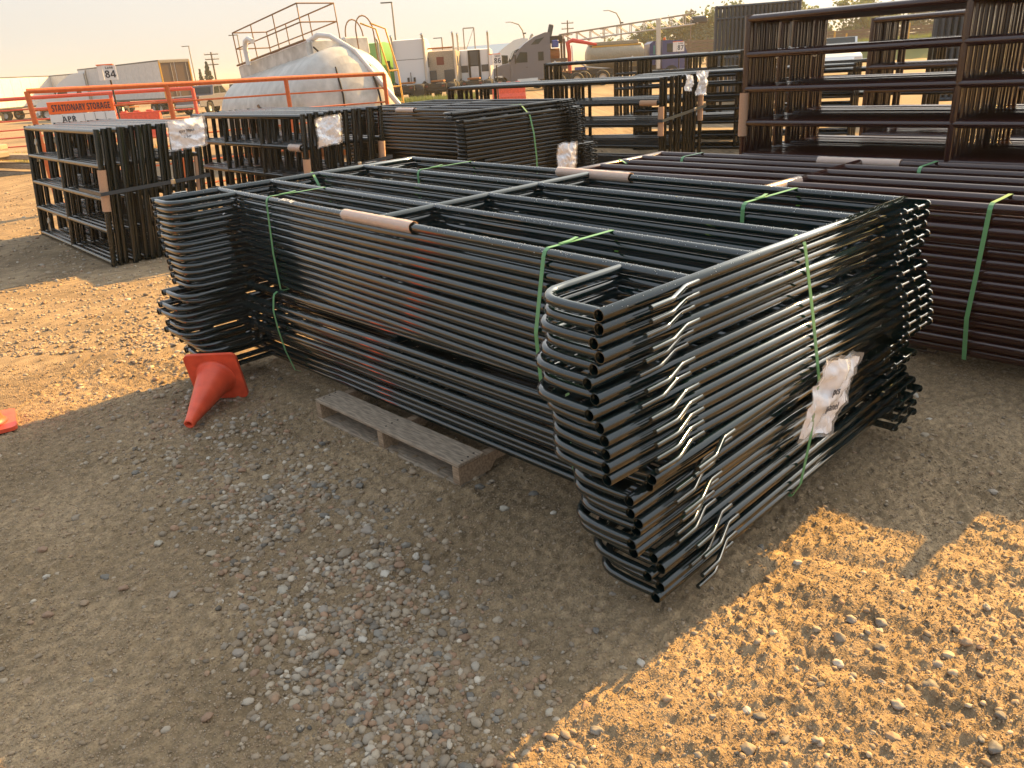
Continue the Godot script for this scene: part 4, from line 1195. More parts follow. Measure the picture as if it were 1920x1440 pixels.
func van_trailer(label: String, at: Vector3, turn: float, L: float, m: Material, reefer := false):
	var o := thing("van_trailer", label, "trailer", at, yb(turn), "van trailers")
	bx(o, "box_body", Vector3(L, 2.85, 2.55), Vector3(0, 2.62, 0), m, 0.04)
	bx(o, "roof_rail", Vector3(L - 0.02, 0.1, 2.59), Vector3(0, 4.02, 0), M.slate, 0.02)
	bx(o, "base_rail", Vector3(L - 0.02, 0.14, 2.6), Vector3(0, 1.24, 0), M.slate, 0.02)
	var n := int(L / 1.2)
	for i in range(1, n):
		for z in [-1.28, 1.28]: bx(o, "side_rib", Vector3(0.05, 2.6, 0.016), Vector3(-L / 2 + i * L / n, 2.62, z), m, 0.004)
	for z in [-0.62, 0.62]:
		var d := bx(o, "rear_door", Vector3(0.04, 2.5, 1.18), Vector3(-L / 2 - 0.012, 2.6, z), M.brown if reefer else m, 0.01)
		rod(d, "lock_rod", Vector3(-0.03, -1.2, 0.3), Vector3(-0.03, 1.2, 0.3), 0.018, M.alu, 6)
	for z in [-1.22, 1.22]: bx(o, "rear_frame", Vector3(0.10, 2.8, 0.12), Vector3(-L / 2 - 0.02, 2.62, z), M.yellow if reefer else M.slate, 0.01)
	bx(o, "rear_header", Vector3(0.1, 0.2, 2.5), Vector3(-L / 2 - 0.021, 3.95, 0), M.trucktan if reefer else M.slate, 0.01)
	if reefer:
		bx(o, "cooling_unit", Vector3(0.6, 0.85, 1.9), Vector3(L / 2 + 0.3, 3.5, 0), M.chassis, 0.08)
	for x in [-L / 2 + 1.3, -L / 2 + 2.6]:
		for z in [-1.0, 1.0]: wheel(o, Vector3(x, 0.5, z), 0.5, 0.5)
	bx(o, "bogie", Vector3(3.0, 0.3, 1.1), Vector3(-L / 2 + 1.95, 0.95, 0), M.chassis, 0.03)
	for z in [-0.8, 0.8]: bx(o, "landing_leg", Vector3(0.14, 1.1, 0.14), Vector3(L / 2 - 2.6, 0.62, z), M.chassis, 0.01)
	bx(o, "underride_guard", Vector3(0.1, 0.1, 2.3), Vector3(-L / 2 + 0.05, 0.55, 0), M.rust, 0.01)
func pickup(label: String, at: Vector3, turn: float, m: Material):
	var o := thing("pickup_truck", label, "pickup", at, yb(turn), "pickup trucks")
	part(o, "body", prism([Vector2(-2.8, 0.55), Vector2(-2.8, 1.22), Vector2(-0.9, 1.24), Vector2(-0.75, 1.25), Vector2(1.1, 1.25), Vector2(2.5, 1.12), Vector2(2.75, 0.95), Vector2(2.8, 0.5), Vector2(2.2, 0.45), Vector2(2.1, 0.8), Vector2(1.75, 0.95), Vector2(1.4, 0.8), Vector2(1.3, 0.45), Vector2(-1.2, 0.45), Vector2(-1.3, 0.8), Vector2(-1.65, 0.95), Vector2(-2.0, 0.8), Vector2(-2.1, 0.5)], 1.95), m)
	part(o, "cabin", prism([Vector2(-0.9, 1.23), Vector2(-0.72, 1.86), Vector2(0.35, 1.88), Vector2(1.1, 1.24)], 1.7), m)
	for z in [-0.856, 0.856]:
		for q in [[-0.72, -0.6, -0.05], [0.05, 0.05, 0.5]]:
			part(o, "side_window", prism([Vector2(q[0], 1.32), Vector2(q[1], 1.76), Vector2(q[2] if q[0] < 0 else 0.32, 1.78), Vector2(q[2] + (0.0 if q[0] < 0 else 0.35), 1.32)], 0.015), M.glass, T(Vector3(0, 0, z)))
	part(o, "windshield", prism([Vector2(0.42, 1.84), Vector2(1.06, 1.28), Vector2(1.09, 1.30), Vector2(0.45, 1.87)], 1.5), M.glass)
	part(o, "rear_window", prism([Vector2(-0.905, 1.35), Vector2(-0.80, 1.76), Vector2(-0.82, 1.765), Vector2(-0.925, 1.35)], 1.3), M.glass)
	for x in [-1.65, 1.75]:
		for z in [-0.86, 0.86]: wheel(o, Vector3(x, 0.4, z), 0.4, 0.26)
	bx(o, "bumper", Vector3(0.15, 0.25, 1.9), Vector3(2.8, 0.6, 0), M.alu, 0.04)
	bx(o, "rear_bumper", Vector3(0.15, 0.22, 1.9), Vector3(-2.85, 0.6, 0), M.alu, 0.04)
	for z in [-0.8, 0.8]:
		bx(o, "headlight", Vector3(0.05, 0.2, 0.3), Vector3(2.77, 0.98, z), M.lamp_off, 0.02)
		bx(o, "tail_light", Vector3(0.05, 0.35, 0.14), Vector3(-2.81, 1.0, z * 1.1), M.reddark, 0.02)
func tank_truck(at: Vector3):
	var o := thing("tank_truck", "blue-cabbed truck with a dull tan tank and a white placard", "truck", at, yb(2.0))
	for z in [-0.42, 0.42]: bx(o, "frame_rail", Vector3(7.6, 0.3, 0.1), Vector3(3.8, 0.95, z), M.chassis, 0.01)
	for x in [0.75, 2.1]:
		for z in [-1.0, 1.0]:
			wheel(o, Vector3(x, 0.52, z), 0.52, 0.5)
			part(o, "fender", tube([Vector3(x - 0.62, 0.62, z), Vector3(x - 0.5, 1.05, z), Vector3(x, 1.2, z), Vector3(x + 0.5, 1.05, z), Vector3(x + 0.62, 0.62, z)], 0.05, 6), M.brown)
	for z in [-1.0, 1.0]: wheel(o, Vector3(6.3, 0.52, z), 0.52, 0.32)
	var prof := [Vector2(0.0, -0.25), Vector2(0.5, -0.2), Vector2(0.85, -0.05), Vector2(0.93, 0.1), Vector2(0.93, 4.2), Vector2(0.85, 4.4), Vector2(0.5, 4.52), Vector2(0.0, 4.55)]
	part(o, "tank_body", lathe(prof, 28), M.tantank, T(Vector3(0.1, 2.05, 0), Basis(Vector3(0, -1, 0), Vector3(1, 0, 0), Vector3(0, 0, 1.2))))
	bx(o, "top_walk", Vector3(4.0, 0.28, 0.9), Vector3(2.1, 3.02, 0.2), M.tantank, 0.04)
	bx(o, "walk_edge", Vector3(4.0, 0.12, 0.06), Vector3(2.3, 2.82, 0.7), M.yellow, 0.02)
	var pl := bx(o, "placard", Vector3(0.36, 0.36, 0.02), Vector3(3.5, 1.75, 1.1), M.truckwhite, 0.004, Basis(Vector3(0, 0, 1), PI / 4) )
	part(o, "suction_hose", tube([Vector3(-1.1, 1.9, 1.15), Vector3(-0.2, 1.35, 1.2), Vector3(1.0, 1.2, 1.22), Vector3(1.8, 1.12, 1.22), Vector3(3.3, 1.15, 1.22)], 0.07, 8), M.alu)
	part(o, "cab", prism([Vector2(4.9, 0.9), Vector2(4.9, 2.75), Vector2(5.2, 2.95), Vector2(6.6, 2.95), Vector2(6.95, 2.7), Vector2(7.15, 1.9), Vector2(7.15, 0.8)], 2.2), M.truckblue)
	part(o, "hood", prism([Vector2(7.1, 0.7), Vector2(7.1, 1.85), Vector2(7.9, 1.7), Vector2(8.05, 1.3), Vector2(8.05, 0.6)], 2.0), M.truckblue)
	for z in [-1.11, 1.11]:
		for q in [[5.2, 5.75], [6.1, 6.75]]:
			bx(o, "side_window", Vector3(q[1] - q[0], 0.65, 0.02), Vector3((q[0] + q[1]) / 2, 2.3, z), M.teal, 0.004)
		rod(o, "fuel_tank", Vector3(4.9, 0.7, z), Vector3(5.9, 0.7, z), 0.3, M.alu, 12)
		bx(o, "step", Vector3(1.5, 0.08, 0.3), Vector3(5.6, 1.0, z), M.alu, 0.01)
	bx(o, "beacon", Vector3(0.2, 0.2, 0.2), Vector3(6.2, 3.06, 0.6), M.signorange, 0.04)
	bx(o, "bumper", Vector3(0.2, 0.4, 2.3), Vector3(8.12, 0.6, 0), M.truckwhite, 0.05)
	for x in [-0.9, -0.45]:
		part(o, "blue_barrel", lathe_cached("barrel", [Vector2(0.0, 0), Vector2(0.28, 0.0), Vector2(0.29, 0.3), Vector2(0.27, 0.32), Vector2(0.29, 0.34), Vector2(0.28, 0.9), Vector2(0.0, 0.9)], 14), M.plastblue, T(Vector3(x, 0.5, 0.9)))
	bx(o, "rear_rack", Vector3(1.3, 0.1, 2.2), Vector3(-0.6, 0.46, 0), M.chassis, 0.01)
func service_rig(at: Vector3):
	var o := thing("service_rig", "rig truck with a long lattice mast laid flat and a red loader arm", "truck", at, yb(2.0))
	for z in [-0.45, 0.45]: bx(o, "frame_rail", Vector3(11.0, 0.35, 0.12), Vector3(5.5, 1.0, z), M.chassis, 0.01)
	for x in [3.0, 4.4, 9.6]:
		for z in [-1.05, 1.05]: wheel(o, Vector3(x, 0.55, z), 0.55, 0.5)
	# rear frame with plank box and placard
	for x in [0.1, 1.6]:
		for z in [-0.8, 0.9]: bx(o, "rear_leg", Vector3(0.16, 3.4, 0.16), Vector3(x, 1.7, z), M.brown, 0.01)
	for i in 3: bx(o, "rear_plank", Vector3(1.9, 0.24, 0.08), Vector3(0.85, 1.45 + i * 0.26, 1.05), M.brown, 0.01)
	bx(o, "placard", Vector3(0.34, 0.34, 0.02), Vector3(0.85, 1.72, 1.12), M.truckwhite, 0.004, Basis(Vector3(0, 0, 1), PI / 4))
	rod(o, "winch_drum", Vector3(0.4, 2.4, 0.3), Vector3(1.3, 2.4, 0.3), 0.4, M.rust, 14)
	bx(o, "crown_block", Vector3(1.3, 0.5, 1.2), Vector3(0.9, 3.4, 0), M.chassis, 0.05)
	bx(o, "blue_valve_box", Vector3(0.5, 0.5, 0.5), Vector3(0.95, 3.1, 0.7), M.plastblue, 0.05)
	bx(o, "derrick_peg", Vector3(0.35, 0.9, 0.3), Vector3(0.7, 4.0, 0), M.slate, 0.04, Basis(Vector3(0, 0, 1), -0.25))
	# red loader arm
	part(o, "loader_arm", tube([Vector3(1.95, 0.8, 1.1), Vector3(1.95, 2.4, 1.1), Vector3(1.85, 3.1, 1.1), Vector3(2.2, 3.25, 1.1), Vector3(4.0, 2.85, 1.1)], [0.13, 0.15, 0.17, 0.16, 0.09], 8), M.redarm)
	rod(o, "loader_ram", Vector3(2.2, 1.6, 1.1), Vector3(2.15, 2.9, 1.1), 0.05, M.truckwhite, 8)
	# mast
	var a0 := Vector3(1.4, 3.35, -0.2)
	var a1 := Vector3(11.6, 4.2, -0.2)
	var n := 10
	var up := Vector3(0, 0.36, 0)
	for s in [-1.0, 1.0]:
		for z in [-0.3, 0.3]:
			var mz := Vector3(0, 0, z)
			rod(o, "mast_chord", a0 + up * s * (0.5 if s < 0 else 1.0) + mz, a1 + up * s + mz, 0.06, M.trucktan if s > 0 else M.alu, 6)
	for i in n:
		var p := a0.lerp(a1, (i + 0.3) / n)
		var q := a0.lerp(a1, (i + 1.25) / n)
		for z in [-0.3, 0.3]:
			rod(o, "mast_strut", p + up + Vector3(0, 0, z), p - up * 0.9 + Vector3(0, 0, z), 0.04, M.alu, 6)
			rod(o, "mast_brace", p + up + Vector3(0, 0, z), q - up + Vector3(0, 0, z), 0.035, M.alu, 6)
	bx(o, "mast_rest", Vector3(0.28, 3.4, 0.3), Vector3(8.6, 2.6, 1.15), M.alu, 0.02)
	bx(o, "mast_head", Vector3(1.2, 0.5, 0.7), Vector3(12.0, 4.1, -0.2), M.slate, 0.1)
	part(o, "cab", prism([Vector2(8.9, 0.9), Vector2(8.9, 2.8), Vector2(10.4, 2.8), Vector2(10.8, 1.9), Vector2(10.9, 0.8)], 2.3), M.truckblue)
	bx(o, "side_window", Vector3(0.9, 0.6, 0.02), Vector3(9.7, 2.3, 1.16), M.glass, 0.004)
# ---------- far surroundings ----------
func leaf_crown(sd: int, h: float, rad: float, n: int, leaf: float, conic: bool) -> ArrayMesh:
	var r := RandomNumberGenerator.new()
	r.seed = sd
	var st := SurfaceTool.new()
	st.begin(Mesh.PRIMITIVE_TRIANGLES)
	st.set_smooth_group(-1)
	var clumps := []
	if not conic:
		for i in 26:
			var t := r.randf()
			var a := r.randf() * TAU
			var rr := rad * sqrt(r.randf()) * (0.45 + 0.75 * sin(PI * clampf(t * 0.85 + 0.1, 0.0, 1.0)))
			clumps.append([Vector3(cos(a) * rr, h * (0.18 + 0.8 * t), sin(a) * rr), r.randf_range(0.16, 0.34) * rad * 1.4])
	for i in n:
		var c := Vector3.ZERO
		if conic:
			var t := pow(r.randf(), 1.4)
			var a := r.randf() * TAU
			var tier := 0.75 + 0.25 * sin(t * 46.0)
			var rr := rad * (1.0 - t) * tier * sqrt(r.randf_range(0.15, 1.0))
			c = Vector3(cos(a) * rr, h * (0.08 + 0.92 * t) - rr * 0.25, sin(a) * rr)
		else:
			var k: Array = clumps[r.randi() % clumps.size()]
			c = k[0] + Vector3(r.randfn(), r.randfn() * 0.8, r.randfn()) * k[1] * 0.55
		var d := Vector3(r.randf_range(-1, 1), r.randf_range(-0.6, 1), r.randf_range(-1, 1)).normalized()
		var e := d.cross(Vector3(r.randf_range(-1, 1), r.randf_range(-1, 1), r.randf_range(-1, 1))).normalized()
		var s := leaf * r.randf_range(0.6, 1.3)
		st.add_vertex(c + d * s); st.add_vertex(c + e * s * 0.6); st.add_vertex(c - d * s)
		st.add_vertex(c + d * s); st.add_vertex(c - d * s); st.add_vertex(c - e * s * 0.6)
	st.generate_normals()
	return st.commit()
func tree(called: String, label: String, at: Vector3, crown: Mesh, cm: Material, h: float, sc: float, turn: float, group: String):
	var o := thing(called, label, "tree", at, Basis(Vector3.UP, turn).scaled(Vector3.ONE * sc), group)
	taper(o, "trunk", Vector3(0, -0.3, 0), Vector3(0.1, h * 0.75, 0), 0.2, 0.05, M.polewood, 8)
	for i in 4:
		var a := i * 1.7 + turn
		taper(o, "limb", Vector3(0.05, h * (0.25 + 0.1 * i), 0), Vector3(cos(a) * h * 0.2, h * (0.5 + 0.1 * i), sin(a) * h * 0.2), 0.07, 0.02, M.polewood, 6)
	part(o, "crown", crown, cm)
func light_pole(label: String, at: Vector3, h: float, kind: String, turn := 0.0):
	var o := thing("light_pole" if kind != "power" else "power_pole", label, "pole", at, yb(turn), "poles along the yard")
	if kind == "power":
		taper(o, "pole", Vector3.ZERO, Vector3(0, h, 0), 0.16, 0.1, M.polewood, 8)
		for e in [[0.95, 1.9], [0.85, 1.9], [0.74, 1.5]]:
			bx(o, "cross_arm", Vector3(e[1], 0.12, 0.12), Vector3(0, h * e[0], 0), M.polewood, 0.01)
			for s in [-0.45, -0.2, 0.2, 0.45]: rod(o, "insulator", Vector3(e[1] * s, h * e[0] + 0.06, 0), Vector3(e[1] * s, h * e[0] + 0.24, 0), 0.05, M.lamp_off, 6)
	elif kind == "curved":
		part(o, "pole", tube([Vector3.ZERO, Vector3(0, h * 0.75, 0), Vector3(-0.15, h * 0.85, 0), Vector3(-0.6, h * 0.95, 0), Vector3(-1.6, h, 0)], [0.12, 0.1, 0.09, 0.08, 0.06], 8), M.pole)
		bx(o, "lamp_head", Vector3(0.8, 0.12, 0.3), Vector3(-1.9, h, 0), M.lamp_off, 0.04)
		bx(o, "camera_box", Vector3(0.4, 0.18, 0.2), Vector3(0.1, h * 0.8, 0), M.slate, 0.02)
	else:
		taper(o, "pole", Vector3.ZERO, Vector3(0, h, 0), 0.10, 0.06, M.pole, 8)
		bx(o, "lamp_head", Vector3(0.95, 0.08, 0.35), Vector3(-0.42, h + 0.02, 0), M.slate, 0.04)
		bx(o, "base_collar", Vector3(0.4, 0.5, 0.4), Vector3(0, 0.25, 0), M.pole, 0.03)
func house(label: String, at: Vector3, turn: float, L: float, Dp: float, wall: float, rise: float, wm: Material, rm: Material, wins: int):
	var o := thing("yard_building", label, "building", at, yb(turn), "buildings beyond the trucks")
	part(o, "wall", prism([Vector2(-Dp / 2, -0.5), Vector2(Dp / 2, -0.5), Vector2(Dp / 2, wall), Vector2(0, wall + rise), Vector2(-Dp / 2, wall)], L), wm, T(Vector3.ZERO, yb(90)))
	for s in [-1.0, 1.0]:
		var sl := sqrt(pow(Dp / 2 + 0.3, 2) + pow(rise * (Dp / 2 + 0.3) / (Dp / 2), 2))
		bx(o, "roof_slope", Vector3(L + 0.6, 0.14, sl), Vector3(0, wall + rise * 0.5 + 0.09 - 0.15 * rise / (Dp / 2), s * (Dp / 4 + 0.15)), rm, 0.02, Basis(Vector3(1, 0, 0), s * atan2(rise, Dp / 2)))
	for i in wins:
		var x := -L / 2 + (i + 0.5) * L / wins
		var w := bx(o, "window", Vector3(1.3, 0.9, 0.06), Vector3(x, wall * 0.62, Dp / 2 + 0.02), M.slate, 0.01)
		bx(w, "pane", Vector3(1.1, 0.7, 0.03), Vector3(0, 0, 0.03), M.glass, 0.005)
	bx(o, "door", Vector3(3.2, wall * 0.7, 0.08), Vector3(L * 0.22, wall * 0.35 - 0.1, Dp / 2 + 0.03), M.greyvan, 0.02)
	return o
func barrier(label: String, at: Vector3, turn: float):
	var o := thing("road_barrier", label, "barrier", at, yb(turn), "red plastic barriers")
	part(o, "barrier_body", prism([Vector2(-0.28, 0), Vector2(0.28, 0), Vector2(0.26, 0.22), Vector2(0.13, 0.38), Vector2(0.09, 0.82), Vector2(-0.09, 0.82), Vector2(-0.13, 0.38), Vector2(-0.26, 0.22)], 1.6), M.cone, T(Vector3.ZERO, yb(90)))
	for x in [-0.45, 0.0, 0.45]:
		bx(o, "top_lug", Vector3(0.22, 0.08, 0.14), Vector3(x, 0.86, 0), M.cone, 0.02)
func g0(x: float, z: float, dy := 0.0) -> Vector3:
	return Vector3(x, gy(x, z) + dy, z)
func grass_patch(called: String, label: String, n: int, f: Callable, h: float, m: Material):
	var st := SurfaceTool.new()
	st.begin(Mesh.PRIMITIVE_TRIANGLES)
	st.set_smooth_group(-1)
	for i in 5:
		var a := i * 1.3
		var d := Vector3(cos(a), 0, sin(a))
		var s := Vector3(-sin(a), 0, cos(a)) * 0.06
		var b := d * 0.05
		st.add_vertex(b - s); st.add_vertex(b + s); st.add_vertex(b + d * 0.18 + Vector3(0, 0.7 + 0.3 * sin(i * 2.0), 0))
	st.generate_normals()
	var mm := MultiMesh.new()
	mm.transform_format = MultiMesh.TRANSFORM_3D
	mm.mesh = st.commit()
	mm.instance_count = n
	for i in n:
		var p: Vector3 = f.call()
		mm.set_instance_transform(i, Transform3D(Basis(Vector3.UP, rng.randf() * TAU).scaled(Vector3.ONE * h * rng.randf_range(0.5, 1.2)), p))
	var o := MultiMeshInstance3D.new()
	o.name = numbered(called)
	o.multimesh = mm
	o.material_override = m
	add_child(o)
	o.set_meta("kind", "stuff")
	meta(o, label, "grass")
func build_far():
	rng.seed = 77
	# fences and signs in the yard
	pipe_fence("orange pipe fence in front of the white tank", [Vector3(-6.01, 0, -10.8), Vector3(-4.62, 0, -11.86), Vector3(-3.19, 0, -12.94), Vector3(-1.80, 0, -14.0)], [1.56, 1.53, 1.51, 1.48], [0.85, 0.70, 0.55, 0.30, 0.08], 0.034, 0.013, M.orange)
	var fd := Vector3(4.21, -0.06, -3.2).normalized()
	storage_sign(Vector3(-5.80, 1.41, -10.80), Basis(fd, Vector3.UP, fd.cross(Vector3.UP)).orthonormalized())
	pipe_fence("faded red pipe fence beyond the orange one", [Vector3(-13.6, 0, -19.4), Vector3(-11.15, 0, -20.05), Vector3(-9.4, 0, -20.5), Vector3(-7.55, 0, -21.0)], [1.46, 1.46, 1.45, 1.43], [0.83, 0.66, 0.52, 0.40, 0.26, 0.07], 0.045, 0.016, M.red)
	pipe_fence("thin red pipe fence between the trailer and the tank", [Vector3(-7.3, 0, -23.0), Vector3(-6.2, 0, -23.6), Vector3(-5.0, 0, -24.2)], [1.2, 1.2, 1.2], [0.75, 0.5, 0.25], 0.03, 0.015, M.red)
	lane_sign("lane 84 sign on a thin pole at left", g0(-9.08, -20.0), 1.80, 0.72, "84", 8.0)
	lane_sign("lane 86 sign in front of the white trucks", g0(0.25, -36.0), 1.72, 0.95, "86", 5.0)
	lane_sign("lane 87 sign beside the blue-cabbed truck", g0(10.2, -45.0), 1.9, 1.05, "87", -3.0)
	build_tank()
	barrier("red plastic barrier beyond the left standing bundle", g0(-12.95, -30.0), 4.0)
	barrier("red plastic barrier in front of the grey truck", g0(0.8, -40.0), 2.0)
	# broken boards at the left edge
	var o := thing("board_pile", "heap of broken grey boards at the left edge", "lumber", Vector3(-10.25, 0, -17.0), Basis.IDENTITY.scaled(Vector3.ONE * 1.15))
	var bd := [[-0.9, 0.10, 0.2, 0.2, 2.6, 0.30], [-0.6, 0.22, -0.1, -0.1, 2.4, 0.24], [-0.2, 0.34, 0.1, 0.35, 2.2, 0.30], [-0.9, 0.47, 0.0, -0.25, 2.1, 0.26], [-1.2, 0.60, 0.1, 0.1, 2.4, 0.30], [-1.3, 0.72, -0.1, 0.4, 1.9, 0.26]]
	for q in bd:
		bx(o, "board", Vector3(q[4], 0.09, q[5]), Vector3(q[0], q[1], q[2]), M.wood2, 0.01, Basis(Vector3.UP, q[3]) * Basis(Vector3(0, 0, 1), -0.10))
	# trailers and trucks, left to right
	van_trailer("grey refrigerated trailer with its rear end towards the tank", g0(-30.8, -72.0), 137.0, 16.0, M.greyvan, true)
	van_trailer("white van trailer at the far left edge", g0(-52.5, -86.0), 176.0, 8.0, M.greyvan)
	van_trailer("white van trailer behind the white semi truck", g0(-43.5, -88.0), 150.0, 15.0, M.white)
	van_trailer("narrow white van trailer second from the left edge", g0(-48.2, -84.0), 80.0, 13.0, M.white)
	tractor("white semi truck facing left in front of the trailers", g0(-38.2, -76.0), 190.0, M.truckwhite, "high")
	pickup("grey pickup beside the spruce tree", g0(-20.4, -60.0), 75.0, M.truckgrey)
	pickup("dark pickup partly behind the white tank", g0(-19.0, -64.0), 80.0, M.slate)
	tractor("lime green semi truck half hidden by the white tank", g0(-7.6, -59.0), 62.0, M.truckgreen, "high")
	tractor("white high-roofed sleeper truck seen from behind", g0(-5.15, -57.5), 82.0, M.truckwhite, "high")
	tractor("old tan truck with a small red rear window", g0(-3.25, -58.0), 84.0, M.trucktan, "old")
	tractor("white truck with a black rack on the back of its cab", g0(-1.0, -60.0), 86.0, M.truckwhite, "flat")
	tractor("pale sleeper truck behind the lane 86 sign", g0(1.6, -68.0), 176.0, M.truckwhite, "high")
	tractor("dark grey streamlined sleeper truck facing left", g0(2.75, -62.0), 183.0, M.truckgrey, "aero")
	service_rig(g0(3.9, -63.0))
	tank_truck(g0(7.9, -68.0))
	o = thing("wheel_loader", "orange machine showing above the old tan truck", "loader", g0(-4.3, -82.0))
	part(o, "cab", prism([Vector2(-0.9, 1.6), Vector2(-0.8, 3.3), Vector2(0.4, 3.4), Vector2(0.9, 2.6), Vector2(1.0, 1.6)], 1.6), M.yellow)
	part(o, "engine_cover", prism([Vector2(-2.6, 1.2), Vector2(-2.5, 2.3), Vector2(-0.9, 2.4), Vector2(-0.9, 1.2)], 1.5), M.yellow)
	for x in [-1.7, 1.3]:
		for z in [-0.9, 0.9]: wheel(o, Vector3(x, 0.75, z), 0.75, 0.5)
	pickup("white pickup glimpsed through the maroon bundle", g0(15.8, -38.0), 250.0, M.truckwhite)
	# buildings
	var h1: Node3D = house("long low white building with a dark flat roof", g0(-9.6, -112.0), 3.0, 12.5, 7.0, 4.0, 0.55, M.wallwhite, M.roofgrey, 5)
	bx(h1, "roof_unit", Vector3(1.6, 1.0, 1.4), Vector3(-2.6, 5.0, 1.0), M.greyvan, 0.05)
	rod(h1, "roof_vent", Vector3(1.2, 4.4, 1.0), Vector3(1.2, 5.4, 1.0), 0.15, M.slate, 8)
	house("pale building with a light blue gabled roof", g0(2.2, -142.0), -32.0, 14.0, 7.5, 3.4, 1.9, M.wallwhite, M.roofblue, 3)
	o = thing("pipe_gantry", "thin square pipe frame above the trucks", "frame", g0(-2.2, -95.0))
	for x in [-0.6, 0.6]: rod(o, "upright", Vector3(x, 0, 0), Vector3(x, 6.2, 0), 0.07, M.pole, 6)
	for y in [6.2, 3.6]: rod(o, "crossbar", Vector3(-0.6, y, 0), Vector3(0.6, y, 0), 0.07, M.pole, 6)
	rod(o, "brace", Vector3(-0.6, 3.6, 0), Vector3(0.6, 6.2, 0), 0.03, M.pole, 6)
	# poles
	light_pole("short light pole above the refrigerated trailer", g0(-38.9, -110.0), 6.9, "light")
	light_pole("double-armed power pole left of the tank", g0(-39.5, -120.0), 6.4, "power", 20)
	light_pole("light pole behind the tank's railing", g0(-26.5, -90.0), 6.8, "light")
	light_pole("tall light pole between the tank and the white sleeper truck", g0(-7.7, -70.0), 7.2, "light")
	light_pole("bare pole above the old tan truck", g0(-5.0, -90.0), 5.2, "light")
	light_pole("curved street lamp above the pale blue roof", g0(4.6, -110.0), 7.2, "curved")
	light_pole("plain pole right of the curved street lamp", g0(8.1, -112.0), 6.5, "power", 88)
	light_pole("power pole above the rig's crown", g0(12.2, -130.0), 7.8, "power", 10)
	light_pole("distant power pole above the tan tank", g0(24.7, -180.0), 8.2, "power", 10)
	light_pole("street lamp above the rig's mast", g0(17.3, -110.0), 7.8, "curved")
	light_pole("power pole in front of the poplars", g0(36.0, -150.0), 9.2, "power", 10)
	# trees
	var lm := mat(lin(0.075, 0.105, 0.04), 0.7)
	lm.backlight_enabled = true
	lm.backlight = lin(0.10, 0.13, 0.03)
	var lm2 := mat(lin(0.055, 0.085, 0.045), 0.7)
	lm2.backlight_enabled = true
	lm2.backlight = lin(0.06, 0.08, 0.03)
	var sm := mat(lin(0.03, 0.05, 0.035), 0.8)
	tree("spruce_tree", "dark spruce beside the refrigerated trailer", g0(-44.5, -132.0), leaf_crown(3, 5.4, 1.7, 1500, 0.22, true), sm, 5.0, 1.0, 0.3, "")
	tree("spruce_tree", "small spruce top just left of the dark one", g0(-48.5, -140.0), leaf_crown(4, 4.6, 1.2, 900, 0.2, true), sm, 4.4, 1.0, 1.3, "")
	var cr := [leaf_crown(11, 7.8, 3.0, 2600, 0.30, false), leaf_crown(12, 8.8, 2.6, 2600, 0.30, false), leaf_crown(13, 7.2, 3.2, 2600, 0.30, false)]
	var tp := [[24.0, 0.62], [27.5, 0.72], [31.0, 0.95], [33.8, 0.85], [36.8, 0.9], [39.5, 1.02], [42.5, 1.1], [45.8, 1.0], [49.5, 1.05], [53.5, 0.95], [58.0, 1.05], [62.0, 1.0], [66.5, 1.1], [71.0, 1.0], [75.5, 1.05], [80.5, 0.95], [86.0, 1.1], [91.5, 1.0], [97.0, 1.05]]
	for i in tp.size():
		tree("poplar_tree", "ragged poplar, %s from the left in the row at right" % ORD[i], g0(tp[i][0], -158.0 + rng.randf_range(-5, 5)), cr[i % 3], lm if i % 2 == 0 else lm2, 7.0, tp[i][1] * 1.06, rng.randf() * 6.0, "poplars along the far side")
	# green bank with yellow posts and a dark board fence behind it
	var bank := structure("grass_bank", prism([Vector2(-6, -1.0), Vector2(-2.6, 1.5), Vector2(3.0, 1.9), Vector2(9, -1.0)], 130.0), mat(lin(0.13, 0.15, 0.05), 0.95), T(Vector3(92.0, -0.6, -95.0), yb(-92)))
	grass_patch("bank_grass", "long green grass on the far bank", 9000, func(): return Vector3(rng.randf_range(26, 110), 0.85 + rng.randf_range(-0.3, 0.15), rng.randf_range(-97, -91.5)), 0.9, lm)
	var yk := -1
	for e in [[35.3, 1.35], [36.3, 0.95], [36.6, 0.95], [37.6, 1.3], [38.9, 1.05], [45.7, 1.7], [52.0, 1.5], [58.0, 1.5]]:
		yk += 1
		var q := thing("marker_post", "yellow marker post, %s from the left on the grass bank" % ORD[yk], "post", Vector3(e[0], 0.9, -91.0), Basis.IDENTITY, "yellow posts on the bank")
		rod(q, "post_shaft", Vector3.ZERO, Vector3(0, e[1] + 0.3, 0), 0.1, M.yellow, 8)
		rod(q, "post_cap", Vector3(0, e[1] + 0.3, 0), Vector3(0, e[1] + 0.34, 0), 0.07, M.yellow, 8)
	o = thing("board_fence", "dark brown board fence along the far bank", "fence", Vector3(24.0, 0, -112.0))
	for i in 28:
		bx(o, "post", Vector3(0.2, 3.6, 0.2), Vector3(i * 2.6, 1.3, 0), M.brown, 0.02)
		for k in 5: bx(o, "board", Vector3(2.56, 0.36, 0.06), Vector3(i * 2.6 + 1.3, 1.0 + k * 0.42, 0.13), M.brown, 0.01)
	var dry := mat(lin(0.42, 0.36, 0.14), 0.9)
	dry.backlight_enabled = true
	dry.backlight = lin(0.2, 0.16, 0.05)
	grass_patch("yard_grass", "green weeds in front of the parked trucks", 1600, func(): 
		var x := rng.randf_range(-8.0, -1.0)
		var z := rng.randf_range(-52.0, -48.0)
		return g0(x, z), 0.35, lm)
	grass_patch("dry_grass", "dry yellow grass by the broken boards", 1500, func():
		var x := rng.randf_range(-13.5, -8.5)
		var z := rng.randf_range(-21.5, -18.6)
		return g0(x, z), 0.22, dry)
